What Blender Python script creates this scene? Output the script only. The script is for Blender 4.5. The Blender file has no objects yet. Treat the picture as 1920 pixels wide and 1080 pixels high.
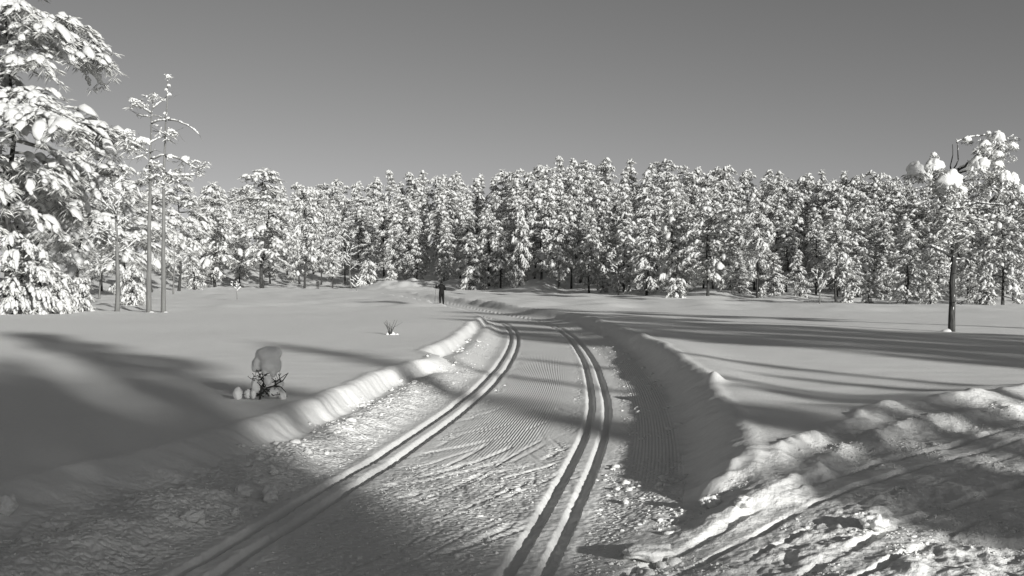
import bpy, bmesh, math, random
import numpy as np
from mathutils import Vector, Matrix

# ------------------------------------------------------------------ camera, sky, sun, exposure
sc = bpy.context.scene
COL = sc.collection
CAM_H = 1.75
FPX = 1867.0            # focal length in pixels of the 1920 px wide photograph
HORIZON = 528.0
cam_data = bpy.data.cameras.new('camera')
cam_data.sensor_width = 36.0
cam_data.lens = FPX / 1920.0 * 36.0
cam_data.shift_y = (HORIZON - 540.0) / 1920.0
cam_data.clip_start = 0.05
cam_data.clip_end = 3000.0
cam = bpy.data.objects.new('camera', cam_data)
cam.location = (0, 0, CAM_H)
cam.rotation_euler = (math.radians(90), 0, 0)
COL.objects.link(cam)
sc.camera = cam

SUN_EL = math.radians(14.4)
SX, SY = 0.55, -0.835                       # horizontal direction towards the sun
_l = math.hypot(SX, SY); SX /= _l; SY /= _l
TAN_EL = math.tan(SUN_EL)
world = bpy.data.worlds.new('World')
sc.world = world
world.use_nodes = True
wn = world.node_tree.nodes; wl = world.node_tree.links
wn.clear()
w_out = wn.new('ShaderNodeOutputWorld')
w_bg = wn.new('ShaderNodeBackground')
w_sky = wn.new('ShaderNodeTexSky')
w_sky.sky_type = 'NISHITA'
w_sky.sun_disc = False
w_sky.sun_elevation = SUN_EL
w_sky.sun_rotation = math.atan2(SX, SY)
w_sky.altitude = 300.0
w_sky.air_density = 1.0
w_sky.dust_density = 0.6
w_sky.ozone_density = 1.0
w_sep = wn.new('ShaderNodeSeparateColor')   # black-and-white picture taken through a deep yellow filter: red and green only
w_mix = wn.new('ShaderNodeMix'); w_mix.data_type = 'FLOAT'
w_mix.inputs[0].default_value = 0.5
w_bg.inputs['Strength'].default_value = 0.067
wl.new(w_sky.outputs[0], w_sep.inputs[0])
wl.new(w_sep.outputs[0], w_mix.inputs[2])
wl.new(w_sep.outputs[1], w_mix.inputs[3])
wl.new(w_mix.outputs[0], w_bg.inputs['Color'])
wl.new(w_bg.outputs[0], w_out.inputs[0])

sun_data = bpy.data.lights.new('sun', 'SUN')
sun_data.energy = 5.0
sun_data.angle = math.radians(0.9)
sun_data.color = (1.0, 0.992, 0.965)
sun = bpy.data.objects.new('sun', sun_data)
sun.rotation_euler = Vector((SX, SY, TAN_EL)).to_track_quat('Z', 'Y').to_euler()
sun.location = (20, -30, 40)
COL.objects.link(sun)

sc.view_settings.view_transform = 'Standard'
sc.view_settings.look = 'None'
sc.view_settings.exposure = 0.0
sc.view_settings.gamma = 1.0
sc.view_settings.use_curve_mapping = False
sc.cycles.max_bounces = 6
sc.cycles.diffuse_bounces = 3
sc.cycles.glossy_bounces = 1
sc.cycles.transmission_bounces = 1
sc.cycles.transparent_max_bounces = 2
sc.cycles.use_adaptive_sampling = True

RNG = np.random.default_rng(7)

# ------------------------------------------------------------------ small helpers
def smooth(a, b, x):
    t = np.clip((x - a) / (b - a), 0.0, 1.0)
    return t * t * (3 - 2 * t)

_perm = np.random.default_rng(3).permutation(4096)
_ang = np.random.default_rng(4).uniform(0, 2 * math.pi, 4096)
_gx, _gy = np.cos(_ang), np.sin(_ang)
def noise(x, y, seed=0):
    """gradient noise, about -0.7 .. 0.7"""
    x = np.asarray(x, float); y = np.asarray(y, float)
    xi = np.floor(x).astype(np.int64); yi = np.floor(y).astype(np.int64)
    xf = x - xi; yf = y - yi
    u = xf * xf * xf * (xf * (xf * 6 - 15) + 10); v = yf * yf * yf * (yf * (yf * 6 - 15) + 10)
    def g(ix, iy, dx, dy):
        h = _perm[(_perm[(ix + seed * 131) & 4095] + iy) & 4095]
        return _gx[h] * dx + _gy[h] * dy
    a = g(xi, yi, xf, yf); b = g(xi + 1, yi, xf - 1, yf)
    c = g(xi, yi + 1, xf, yf - 1); d = g(xi + 1, yi + 1, xf - 1, yf - 1)
    return (a * (1 - u) + b * u) * (1 - v) + (c * (1 - u) + d * u) * v
def fbm(x, y, octaves=4, seed=0, gain=0.5):
    s = 0; a = 1.0
    for o in range(octaves):
        s = s + a * noise(x * 2 ** o, y * 2 ** o, seed + o * 7)
        a *= gain
    return s
def billow(x, y, octaves=3, seed=0):
    s = 0; a = 1.0
    for o in range(octaves):
        s = s + a * (1 - np.abs(noise(x * 2 ** o, y * 2 ** o, seed + o * 5)) * 2.4)
        a *= 0.5
    return s / 1.75

def at(px, py, D):
    """world point at distance D seen at a point of the 1920x1080 photograph"""
    return Vector(((px - 960) / FPX * D, D, CAM_H - (py - HORIZON) / FPX * D))

def tag(o, label=None, cat=None, group=None, kind=None):
    if label: o['label'] = label
    if cat: o['category'] = cat
    if group: o['group'] = group
    if kind: o['kind'] = kind
    return o

def link(o, parent=None):
    COL.objects.link(o)
    if parent is not None: o.parent = parent
    return o

def empty(name, loc=(0, 0, 0), rz=0.0, scale=1.0):
    o = bpy.data.objects.new(name, None)
    o.empty_display_size = 0.2
    o.location = loc; o.rotation_euler = (0, 0, rz); o.scale = (scale,) * 3 if np.isscalar(scale) else scale
    return link(o)

def raw_mesh(name, verts, faces, mat, smooth_shade=True, attr=None):
    """faces: int array (n,3) or (n,4)"""
    me = bpy.data.meshes.new(name)
    verts = np.asarray(verts, np.float32); faces = np.asarray(faces, np.int32)
    n, k = faces.shape
    me.vertices.add(len(verts)); me.vertices.foreach_set('co', verts.ravel())
    me.loops.add(n * k); me.loops.foreach_set('vertex_index', faces.ravel())
    me.polygons.add(n); me.polygons.foreach_set('loop_start', np.arange(0, n * k, k, dtype=np.int32))
    me.update(calc_edges=True)
    me.validate()
    me.polygons.foreach_set('use_smooth', np.full(len(me.polygons), smooth_shade))
    if attr:
        for an, av in attr.items():
            a = me.attributes.new(an, 'FLOAT', 'POINT'); a.data.foreach_set('value', np.asarray(av, np.float32))
    me.materials.append(mat)
    return me

class Geo:
    """collects triangles"""
    def __init__(self): self.v = []; self.f = []; self.a = []; self.n = 0
    def add(self, v, f, a=0.0):
        self.v.append(np.asarray(v, float)); self.f.append(np.asarray(f, int) + self.n)
        self.a.append(np.full(len(v), a) if np.isscalar(a) else np.asarray(a)); self.n += len(v)
    def mesh(self, name, mat, smooth_shade=True):
        if not self.v: return None
        return raw_mesh(name, np.concatenate(self.v), np.concatenate(self.f), mat, smooth_shade, {'tone': np.concatenate(self.a)})
    def build(self, name, mat, parent=None, smooth_shade=True):
        o = bpy.data.objects.new(name, self.mesh(name, mat, smooth_shade))
        return link(o, parent)

def _ico(sub):
    bm = bmesh.new(); bmesh.ops.create_icosphere(bm, subdivisions=sub, radius=1.0)
    v = np.array([p.co[:] for p in bm.verts]); f = np.array([[q.index for q in p.verts] for p in bm.faces]); bm.free()
    return v, f
ICO = {k: _ico(k + 1) for k in range(0, 4)}

def rot_from(d, roll=0.0):
    """columns: x along d, z as far up as possible"""
    d = np.asarray(d, float); d = d / (np.linalg.norm(d) + 1e-9)
    up = np.array([0, 0, 1.0])
    if abs(d[2]) > 0.95: up = np.array([0.3, 0.8, 0.1])
    y = np.cross(up, d); y /= np.linalg.norm(y); z = np.cross(d, y)
    if roll:
        c, s = math.cos(roll), math.sin(roll); y, z = c * y + s * z, -s * y + c * z
    return np.stack([d, y, z], 1)

_WARP = {}
def blob(geo, p, d, a, b, c, rng, sub=1, rough=0.16, drape=0.35, under=0.55, tone=0.0, lump=0.0):
    """a cushion of snow, long axis along d, its rim hanging down"""
    v, f = ICO[sub]
    v = v.copy()
    if sub >= 2:
        key = (sub, rough, lump)
        if key not in _WARP:
            _WARP[key] = []
            kr = np.random.default_rng(17)
            for _ in range(30):
                k = kr.uniform(-9, 9, 3)
                _WARP[key].append(1 + rough * 1.3 * (noise(v[:, 0] * 1.7 + k[0], v[:, 1] * 1.7 + v[:, 2] * 1.3 + k[1], 1)
                         + noise(v[:, 2] * 1.9 + k[2], v[:, 0] * 1.5 - v[:, 1] + k[0], 2)) \
                         + lump * np.abs(noise(v[:, 0] * 3.6 + k[1], v[:, 1] * 3.6 + v[:, 2] * 2 + k[2], 3)))
        w = _WARP[key][rng.integers(30)]
    else:
        w = 1 + rng.uniform(-rough, rough, len(v))
    v = v * w[:, None]
    v[:, 2] = np.where(v[:, 2] < 0, v[:, 2] * under, v[:, 2])
    v = v * np.array([a, b, c])
    R = rot_from(d)
    v = v @ R.T
    if drape:
        q = ((v[:, 0]) ** 2 + (v[:, 1]) ** 2) / (max(a, b) ** 2)
        v[:, 2] -= drape * q * c
    geo.add(v + np.asarray(p), f, tone)

def tube(geo, pts, radii, sides=5, tone=0.0, cap=True):
    pts = [np.asarray(p, float) for p in pts]; n = len(pts)
    rings = []
    prev = None
    for i in range(n):
        t = pts[min(i + 1, n - 1)] - pts[max(i - 1, 0)]
        t = t / (np.linalg.norm(t) + 1e-9)
        ref = np.array([0, 0, 1.0]) if abs(t[2]) < 0.9 else np.array([1.0, 0, 0])
        if prev is not None: ref = prev
        x = np.cross(t, ref); x = x / (np.linalg.norm(x) + 1e-9) if np.linalg.norm(x) > 1e-6 else np.array([1.0, 0, 0])
        y = np.cross(t, x)
        prev = -y if False else ref
        an = np.arange(sides) * 2 * math.pi / sides
        rings.append(pts[i] + radii[i] * (np.cos(an)[:, None] * x + np.sin(an)[:, None] * y))
    v = np.concatenate(rings); f = []
    for i in range(n - 1):
        for j in range(sides):
            a = i * sides + j; b = i * sides + (j + 1) % sides
            f.append((a, b, b + sides)); f.append((a, b + sides, a + sides))
    if cap:
        v = np.concatenate([v, [pts[0]], [pts[-1]]]); k = n * sides
        for j in range(sides):
            f.append((k, (j + 1) % sides, j)); f.append((k + 1, (n - 1) * sides + j, (n - 1) * sides + (j + 1) % sides))
    geo.add(v, f, tone)

# ------------------------------------------------------------------ materials (greyscale: the photograph is black and white)
def mat_nodes(name):
    m = bpy.data.materials.new(name); m.use_nodes = True
    nt = m.node_tree; bs = nt.nodes['Principled BSDF']
    return m, nt.nodes, nt.links, bs

def make_snow(name, base, bump_scale, bump_dist, rough=0.75, coords='Object', trail=False):
    m, N, L, bs = mat_nodes(name)
    bs.inputs['Roughness'].default_value = rough
    bs.inputs['Specular IOR Level'].default_value = 0.25
    tc = N.new('ShaderNodeTexCoord')
    nz = N.new('ShaderNodeTexNoise'); nz.inputs['Scale'].default_value = bump_scale; nz.inputs['Detail'].default_value = 5.0
    nz.inputs['Roughness'].default_value = 0.65
    L.new(tc.outputs[coords], nz.inputs['Vector'])
    ramp = N.new('ShaderNodeValToRGB')
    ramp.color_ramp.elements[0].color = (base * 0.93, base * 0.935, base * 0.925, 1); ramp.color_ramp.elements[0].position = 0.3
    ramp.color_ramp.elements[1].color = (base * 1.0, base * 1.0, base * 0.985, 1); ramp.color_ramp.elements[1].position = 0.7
    L.new(nz.outputs['Fac'], ramp.inputs['Fac']); L.new(ramp.outputs['Color'], bs.inputs['Base Color'])
    bp = N.new('ShaderNodeBump'); bp.inputs['Strength'].default_value = 1.0; bp.inputs['Distance'].default_value = bump_dist
    L.new(nz.outputs['Fac'], bp.inputs['Height'])
    L.new(bp.outputs[0], bs.inputs['Normal'])
    if trail:
        # fine relief of the grooming machine: ribs that run along the trail (attribute = metres across the trail)
        au = N.new('ShaderNodeAttribute'); au.attribute_name = 'across'
        am = N.new('ShaderNodeAttribute'); am.attribute_name = 'ribs'
        mu = N.new('ShaderNodeMath'); mu.operation = 'MULTIPLY'; mu.inputs[1].default_value = 2 * math.pi / 0.034
        si = N.new('ShaderNodeMath'); si.operation = 'SINE'
        L.new(au.outputs['Fac'], mu.inputs[0]); L.new(mu.outputs[0], si.inputs[0])
        mm = N.new('ShaderNodeMath'); mm.operation = 'MULTIPLY'
        L.new(si.outputs[0], mm.inputs[0]); L.new(am.outputs['Fac'], mm.inputs[1])
        b2 = N.new('ShaderNodeBump'); b2.inputs['Strength'].default_value = 1.0; b2.inputs['Distance'].default_value = 0.0036
        L.new(mm.outputs[0], b2.inputs['Height']); L.new(bp.outputs[0], b2.inputs['Normal'])
        # crumbly patches
        ac = N.new('ShaderNodeAttribute'); ac.attribute_name = 'crumb'
        nc = N.new('ShaderNodeTexVoronoi'); nc.inputs['Scale'].default_value = 24.0
        L.new(tc.outputs[coords], nc.inputs['Vector'])
        mc = N.new('ShaderNodeMath'); mc.operation = 'MULTIPLY'
        L.new(nc.outputs['Distance'], mc.inputs[0]); L.new(ac.outputs['Fac'], mc.inputs[1])
        b3 = N.new('ShaderNodeBump'); b3.invert = True; b3.inputs['Distance'].default_value = 0.022
        L.new(mc.outputs[0], b3.inputs['Height']); L.new(b2.outputs[0], b3.inputs['Normal'])
        L.new(b3.outputs[0], bs.inputs['Normal'])
    return m

def make_tone(name, lo, hi, scale=6.0, rough=0.85, bump=0.0, stretch=None):
    """plain grey material between two tones, mottled by noise and by the mesh's own 'tone' value"""
    m, N, L, bs = mat_nodes(name)
    bs.inputs['Roughness'].default_value = rough
    bs.inputs['Specular IOR Level'].default_value = 0.2
    tc = N.new('ShaderNodeTexCoord'); nz = N.new('ShaderNodeTexNoise')
    nz.inputs['Scale'].default_value = scale; nz.inputs['Detail'].default_value = 4.0
    if stretch:
        mp = N.new('ShaderNodeMapping'); mp.inputs['Scale'].default_value = stretch
        L.new(tc.outputs['Object'], mp.inputs['Vector']); L.new(mp.outputs[0], nz.inputs['Vector'])
    else:
        L.new(tc.outputs['Object'], nz.inputs['Vector'])
    at_ = N.new('ShaderNodeAttribute'); at_.attribute_name = 'tone'
    ad = N.new('ShaderNodeMath'); ad.operation = 'ADD'; ad.use_clamp = True
    rm = N.new('ShaderNodeMapRange'); rm.inputs['From Min'].default_value = 0.3; rm.inputs['From Max'].default_value = 0.7
    rm.inputs['To Min'].default_value = 0.0; rm.inputs['To Max'].default_value = 0.6
    L.new(nz.outputs['Fac'], rm.inputs['Value']); L.new(rm.outputs[0], ad.inputs[0]); L.new(at_.outputs['Fac'], ad.inputs[1])
    ramp = N.new('ShaderNodeValToRGB')
    ramp.color_ramp.elements[0].color = (lo, lo, lo * 0.97, 1)
    ramp.color_ramp.elements[1].color = (hi, hi, hi * 0.97, 1)
    L.new(ad.outputs[0], ramp.inputs['Fac']); L.new(ramp.outputs['Color'], bs.inputs['Base Color'])
    if bump:
        bp = N.new('ShaderNodeBump'); bp.inputs['Distance'].default_value = bump
        L.new(nz.outputs['Fac'], bp.inputs['Height']); L.new(bp.outputs[0], bs.inputs['Normal'])
    return m

M_FIELD = make_snow('field_snow', 0.88, 30.0, 0.010)
M_TRAIL = make_snow('groomed_snow', 0.83, 16.0, 0.008, trail=True)
M_ROUGH = make_snow('trampled_snow', 0.83, 13.0, 0.03)
M_FLOOR = make_snow('forest_floor_snow', 0.8, 2.5, 0.10)
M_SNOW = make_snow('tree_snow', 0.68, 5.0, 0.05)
M_CAP = make_snow('cap_snow', 0.84, 7.0, 0.012)
M_NEEDLE = make_tone('frosted_needles', 0.04, 0.68, 3.0)
M_BARK = make_tone('pine_bark', 0.025, 0.15, 14.0, 0.9, 0.04, (1, 1, 0.25))
M_DEADWOOD = make_tone('weathered_wood', 0.13, 0.3, 8.0, 0.9, 0.015, (1, 1, 0.15))
M_TWIG = make_tone('twig_bark', 0.02, 0.09, 20.0)

# ------------------------------------------------------------------ the lie of the land
_cy = np.array([-60, -20, 0, 6, 8.2, 10, 12.9, 17.2, 21.8, 27.8, 33, 40, 46, 52, 60, 76, 95, 112, 155, 200, 320.0])
_cx = np.array([-14, -6.0, -2.05, -0.91, -0.49, -0.17, 0.2, 0.55, 0.78, 0.95, 0.97, 0.78, 0.1, -1.1, -2.6, -5.3, -8.8, -12.2, -21.6, -33, -64])
_fy = np.linspace(-60, 320, 3801)
_fx = np.interp(_fy, _cy, _cx)
_k = np.exp(-0.5 * (np.arange(-70, 71) / 24.0) ** 2); _k /= _k.sum()
_fx = np.convolve(np.pad(_fx, 70, mode='reflect', reflect_type='odd'), _k, mode='valid')
_fs = np.gradient(_fx, _fy)
def trail_x(y): return np.interp(y, _fy, _fx)
def trail_u(x, y):
    s = np.interp(y, _fy, _fs)
    return (x - np.interp(y, _fy, _fx)) / np.sqrt(1 + s * s)

_epx = np.array([-4000, -900, -300, 0, 120, 220, 300, 400, 600, 700, 850, 1000, 1100, 1300, 1500, 1700, 1900, 2200, 3000, 6000.0])
_edd = np.array([45, 45, 50, 56, 66, 86, 150, 192, 208, 188, 172, 140, 118, 86, 76, 66, 58, 55, 60, 70.0])
_gp = np.arange(-4000, 6001, 10.0)
_ge = np.interp(_gp, _epx, _edd)
_kk = np.exp(-0.5 * (np.arange(-30, 31) / 7.0) ** 2); _kk /= _kk.sum()
_ge = np.convolve(np.pad(_ge, 30, mode='edge'), _kk, mode='valid')
def edge_dist(px): return np.interp(px, _gp, _ge)

_bx = np.array([-3, 0.4, 1.0, 1.3, 2.1, 3.0, 3.86, 6.1, 9, 15, 30])
_by = np.array([3.0, 6.5, 7.25, 7.5, 8.15, 9.4, 10.6, 12.3, 14.2, 17.5, 24.0])

def terrain(x, y, full=False):
    r = np.hypot(x, y) + 1e-6
    front = y > 1
    px = np.where(front, 960 + FPX * x / np.maximum(y, 1.0), np.where(x > 0, 6000, -4000))
    E = edge_dist(px)
    # meadow
    zm = 0.35 + 0.012 * noise(x / 0.9 + y / 2.5, y / 0.5, 13) * (r < 60) + 0.05 * noise(x / 6.0 + 3, y / 6.0, 11) * smooth(3, 9, r) + 0.10 * noise(x / 25.0, y / 25.0 + 4, 12) * smooth(20, 60, r) * (1 - smooth(80, 110, r))
    # rise into the forest, with a few low hummocks along its edge
    over = np.maximum(0, y - E)
    up = 0.10 * over * smooth(8, 75, over) + 0.012 * over
    zm = zm + np.where(front, np.minimum(up * (0.3 + 0.7 * smooth(250, 420, px)), 13.0), 0)
    zm = zm + (1.6 + 1.1 * noise(x / 4.0, y / 3.0, 23) + 0.7 * noise(x / 1.6, y / 1.6, 24)) * np.exp(-(((px - 785) / 105.0) ** 4) - ((y - 172) / 11.0) ** 2) * front
    zm = zm + 1.5 * np.exp(-(((px - 1010) / 60.0) ** 2) - ((y - 146) / 8.0) ** 2) * front
    zm = zm + 0.55 * np.exp(-(((px - 1330) / 90.0) ** 2) - ((y - 90) / 5.0) ** 2) * front
    zm = zm + 0.5 * np.exp(-(((px - 1490) / 40.0) ** 2) - ((y - 82) / 5.0) ** 2) * front
    hum = (0.55 * noise(x / 5.0, y / 5.0, 21) + 0.3 * noise(x / 2.2, y / 2.2, 22)) * smooth(0, 8, over + 4) * front
    zm = zm + hum * smooth(45, 60, r)
    zm = zm + 0.07 * np.exp(-((trail_u(x, y) - 2.6) / 0.7) ** 2) * smooth(6, 9, y) * (1 - smooth(20, 30, y))
    z = zm.copy()
    # trail
    u = trail_u(x, y)
    d = y
    edgeL = 2.40 + 0.10 * noise(d / 2.3, 0 * d + 0.5, 31) + 0.12 * noise(d / 0.55, 0 * d + 1.5, 32) * (1 - smooth(35, 60, d)) + 0.05 * noise(d / 0.16, x * 2, 33) * (1 - smooth(18, 32, d))
    edgeL = edgeL + 0.28 * np.exp(-((d - 6.5) / 1.6) ** 2) - 0.36 * np.exp(-((d - 18.6) / 1.0) ** 2) + 0.12 * np.exp(-((d - 21.0) / 1.5) ** 2)
    edgeL = edgeL - 0.5 * smooth(30, 42, d)
    edgeR = 2.42 + 0.12 * noise(d / 1.9, 0 * d + 7.5, 34) + 0.05 * noise(d / 0.6, 0 * d + 3.5, 35) * (1 - smooth(35, 60, d)) + 0.03 * noise(d / 0.2, x * 2, 36) * (1 - smooth(18, 32, d))
    edgeR = edgeR - 0.1 * smooth(30, 42, d)
    far = smooth(75, 150, d)
    a = np.abs(u)
    wall = np.where(u < 0, 0.58, 0.66)
    edge = np.where(u < 0, edgeL, edgeR)
    soft = smooth(17.6, 18.6, d) * (1 - smooth(19.4, 21.0, d)) * (u < 0)
    wall = wall + 0.45 * soft
    lowL = (1 - smooth(7.5, 12.0, d)) * (u < 0)
    wall = wall + 0.45 * lowL
    s = np.clip((a - (edge - wall)) / wall, 0, 1)
    prof = np.where(u < 0, 0.25 * s + 0.75 * smooth(0.5 + 0.12 * noise(d / 0.8, u, 42), 0.95, s), s * s * (3 - 2 * s))
    prof = prof * (1 - lowL) + lowL * (0.45 * s + 0.55 * smooth(0.35, 0.98, s))
    prof = np.clip(prof, 0, 1)
    apron = np.where(u < 0, 0.19, 0.09) * smooth(1.22, 1.95, a) * (1 - s)
    lip = 0.02 * np.exp(-((a - edge - 0.05) / 0.09) ** 2) * (1 - far)
    ztr = 0.02 * noise(x / 1.5, y / 1.5, 41)
    dep = np.minimum(zm - ztr - apron, 0.45)
    carve = zm - dep * (1 - prof) * (1 - 0.9 * far) + lip
    z = np.where(a < edge + 0.6, carve, z)
    on = (1 - smooth(1.55, 1.95, a)) * (1 - far)
    # relief of the bank face: scalloped slides and fallen bits
    face = smooth(0.02, 0.25, s) * (1 - smooth(0.8, 1.0, s))
    z = z + face * (0.6 - 0.45 * lowL) * (0.022 * noise(d / 0.35 + u * 0.5, u * 1.3, 43) + 0.075 * np.abs(noise(d / 0.17 + u * 0.4 + 1.5 * noise(d / 0.9, u, 38), u * 2.5, 44)) * np.clip(0.5 + 1.6 * noise(d / 0.7, u * 0.5, 39), 0, 1) + 0.022 * noise(d / 0.07, u * 7, 40)) * (u < 0) * (1 - smooth(30, 60, d))
    z = z + face * (0.035 * noise(d / 0.35 + u * 3.2, u * 2.2, 45) + 0.02 * noise(d / 0.12 + u * 5, u * 5, 46)) * (u > 0) * (1 - smooth(30, 60, d))
    # crumbs along the sides of the tracks
    cr = smooth(1.12, 1.35, a) * (1 - smooth(1.6, 2.15, a)) * (0.55 + 0.9 * noise(x / 0.9, y / 0.9, 47))
    cr = np.where(u > 0, cr * (1 - 0.75 * smooth(1.40, 1.52, u)), cr)
    cr2 = np.exp(-((a - 0.66) / 0.13) ** 2) * (0.4 + 1.2 * noise(x / 0.7, y / 0.9, 48))
    near = 1 - smooth(9.0, 10.5, d + 0.8 * noise(x / 0.8, y / 0.8, 49))
    cr3 = near * (a < 1.9) * 0.6
    crumb = np.clip(np.maximum(np.maximum(cr, cr2), cr3), 0, 1) * (1 - far)
    z = z + crumb * (0.020 * np.maximum(0, noise(x / 0.10, y / 0.13, 50)) + 0.012 * noise(x / 0.05, y / 0.06, 51) + 0.018 * noise(x / 0.3, y / 0.3, 52)) * (1 - smooth(35, 60, d))
    # lumpy slide on the left foot of the bank, close by
    lf = smooth(1.2, 1.6, -u) * (1 - smooth(0.05 + 0.3 * lowL, 0.5 + 0.45 * lowL, s)) * (1 - smooth(14, 19, d)) * (u < 0)
    z = z + lf * (0.05 * np.maximum(-0.2, noise(x / 0.35 + y / 0.9, y / 0.22 - x / 0.5, 53)) + 0.035 * np.maximum(0, noise(x / 0.12, y / 0.14, 54)) + 0.012 * noise(x / 0.05, y / 0.06, 55))
    # ski grooves
    gl = np.interp(d, [0, 6, 9, 12.5, 17, 22, 28, 33, 40, 60], [-0.93, -0.94, -0.98, -0.98, -0.93, -0.9, -0.88, -0.88, -0.9, -0.9])
    gr = np.interp(d, [0, 6, 8, 10.3, 13.3, 17.5, 22, 28, 33, 60], [0.99, 0.99, 0.98, 0.97, 0.97, 0.92, 0.92, 0.9, 0.9, 0.9])
    fade = 1 - smooth(80, 140, d)
    groove = 0 * x
    for g0 in (gl, gr):
        for o in (-0.112, 0.112):
            e = u - g0 - o + 0.007 * noise(d / 0.8, 0 * d + o * 30, 56) + 0.007 * noise(d / 0.11, u * 9 + o, 57) * (1 - smooth(14, 24, d))
            groove = np.maximum(groove, np.where(e > 0, 1 - smooth(0.036, 0.047, e), 1 - smooth(0.030, 0.080, -e)))
        # pressed smooth shoulders beside the pair
    pairs = np.minimum(np.abs(u - gl), np.abs(u - gr))
    calm = 1 - smooth(0.2, 0.3, pairs)
    z = z - (0.052 + 0.012 * noise(d / 0.6, u, 58)) * groove * fade + 0.006 * calm * noise(x / 0.07, y / 0.07, 59) * (d < 30)
    crumb = crumb * (1 - 0.7 * calm)
    # skate strokes pressed into the near part
    st = 0 * x
    rs = np.random.default_rng(19)
    sub = np.nonzero((y > 4.3) & (y < 14.5) & (a < 1.2))[0]
    xs, ys = x[sub], y[sub]; ss = 0 * xs
    for i in range(130 if len(sub) else 0):
        yy = 5.2 + 8.5 * rs.random() ** 1.4; uu = rs.uniform(-0.8, 0.8); L_ = rs.uniform(0.25, 0.9)
        an = (-1 if rs.random() < 0.3 else 1) * rs.uniform(0.08, 0.65) + 0.12; bend = rs.uniform(-0.12, 0.12); wd = rs.uniform(0.006, 0.016)
        dx = xs - float(trail_x(yy)) - uu; dy = ys - yy
        al = dx * math.sin(an) + dy * math.cos(an); ac = dx * math.cos(an) - dy * math.sin(an) - bend * al * al
        ss = np.maximum(ss, (1 - smooth(wd, wd * 2.2, np.abs(ac))) * (1 - smooth(L_ * 0.5, L_, np.abs(al))) * rs.uniform(0.15, 0.8))
    for i in range(22 if len(sub) else 0):      # long slips of skating skis
        yy = rs.uniform(6.2, 11.0); uu = rs.uniform(-0.5, 0.7); L_ = rs.uniform(0.5, 1.1); an = rs.uniform(0.25, 0.7); bend = rs.uniform(-0.15, 0.05); wd = rs.uniform(0.010, 0.022)
        dx = xs - float(trail_x(yy)) - uu; dy = ys - yy
        al = dx * math.sin(an) + dy * math.cos(an); ac = dx * math.cos(an) - dy * math.sin(an) - bend * al * al + 0.01 * noise(al / 0.15, 0 * al + i, 37)
        ss = np.maximum(ss, 1.7 * (1 - smooth(wd, wd * 1.8, np.abs(ac))) * (1 - smooth(L_ * 0.5, L_, np.abs(al))) * rs.uniform(0.5, 1.0))
    st[sub] = ss
    z = z - 0.012 * st * (a < 1.1) * (1 - groove)
    # side track coming in over trampled snow from the right
    B = np.interp(x, _bx, _by) + 0.12 * noise(x / 1.1, y / 1.1, 61) + 0.13 * noise(x / 0.4, y / 0.4, 62) + 0.07 * noise(x / 0.15, y / 0.15, 60)
    w = (B - y) * 0.72
    side = smooth(1.18, 1.55, u + 0.12 * noise(x / 0.4, y / 0.4, 63)) * (y > -30)
    inside = (0.5 * smooth(0.0, 0.34, w) + 0.5 * smooth(0.45, 0.85, w)) * side
    al = (x * 0.72 + y * 0.69); ac = w
    w0 = (x - 0.82) * 0.69 - (y - 5.68) * 0.72 + 1.55
    zt = 0.03 + (0.28 - 0.11 * smooth(0.25, 2.4, w) + 0.06 * smooth(3.5, 6, w)) * smooth(1.5, 3.4, u + 0.3 * noise(x / 0.8, y / 0.8, 76))
    lum = 0.05 * noise(al / 1.2, ac / 0.6, 64) + 0.05 * np.maximum(-0.15, noise(al / 0.42, ac / 0.26, 65)) + 0.045 * np.maximum(-0.05, noise(x / 0.22 + 3, y / 0.2, 66)) \
        + 0.035 * np.maximum(-0.05, noise(x / 0.095, y / 0.085, 67)) + 0.014 * noise(x / 0.045, y / 0.045, 73)
    lum = lum * (0.35 + 0.45 * smooth(1.3, 2.3, u)) * (1 - 0.5 * np.exp(-((w - 0.5) / 0.5) ** 2))
    lum = lum * (1.15 - 0.9 * smooth(0.1, 0.35, noise(x / 0.9 + 5, y / 0.9, 74)) * 0.5)
    run = np.exp(-((w0 - 1.52) / 0.26) ** 2) + 0.8 * np.exp(-((w0 - 2.35) / 0.2) ** 2)
    lum = lum * (1 - 0.7 * np.clip(run, 0, 1))
    for g0, gw, gd in ((1.33, 0.045, 0.05), (1.58, 0.035, 0.04), (1.82, 0.03, 0.02), (2.25, 0.045, 0.045), (2.54, 0.03, 0.03)):
        lum = lum - gd * (1 - smooth(gw * 0.5, gw * 1.3, np.abs(w0 - g0 - 0.02 * noise(al / 2.5, 0 * al + g0, 68)))) * np.clip(0.6 + 1.3 * noise(al / 0.45, 0 * al + g0 * 3, 69), 0, 1.2)
    # cross tracks (someone walked and skied over it)
    for q0, ang, gw in ((6.2, -0.55, 0.10), (6.9, -0.62, 0.10), (8.1, -0.5, 0.12)):
        q = al - q0 + (w - 2.5) * ang
        lum = lum - 0.07 * (1 - smooth(gw * 0.5, gw * 1.3, np.abs(q))) * smooth(2.0, 2.6, w)
    rid = 0.07 * np.exp(-((w - 0.16 - 0.1 * noise(al / 0.6, 0 * al, 70)) / 0.16) ** 2) + 0.09 * np.exp(-((w - 0.62 - 0.12 * noise(al / 0.5, 0 * al + 3, 71)) / 0.13) ** 2)
    rid = rid * (0.75 + 0.6 * noise(al / 0.22, w / 0.5, 72) + 0.5 * noise(al / 0.1, w / 0.15, 75)) * smooth(1.5, 2.6, u)
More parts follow.
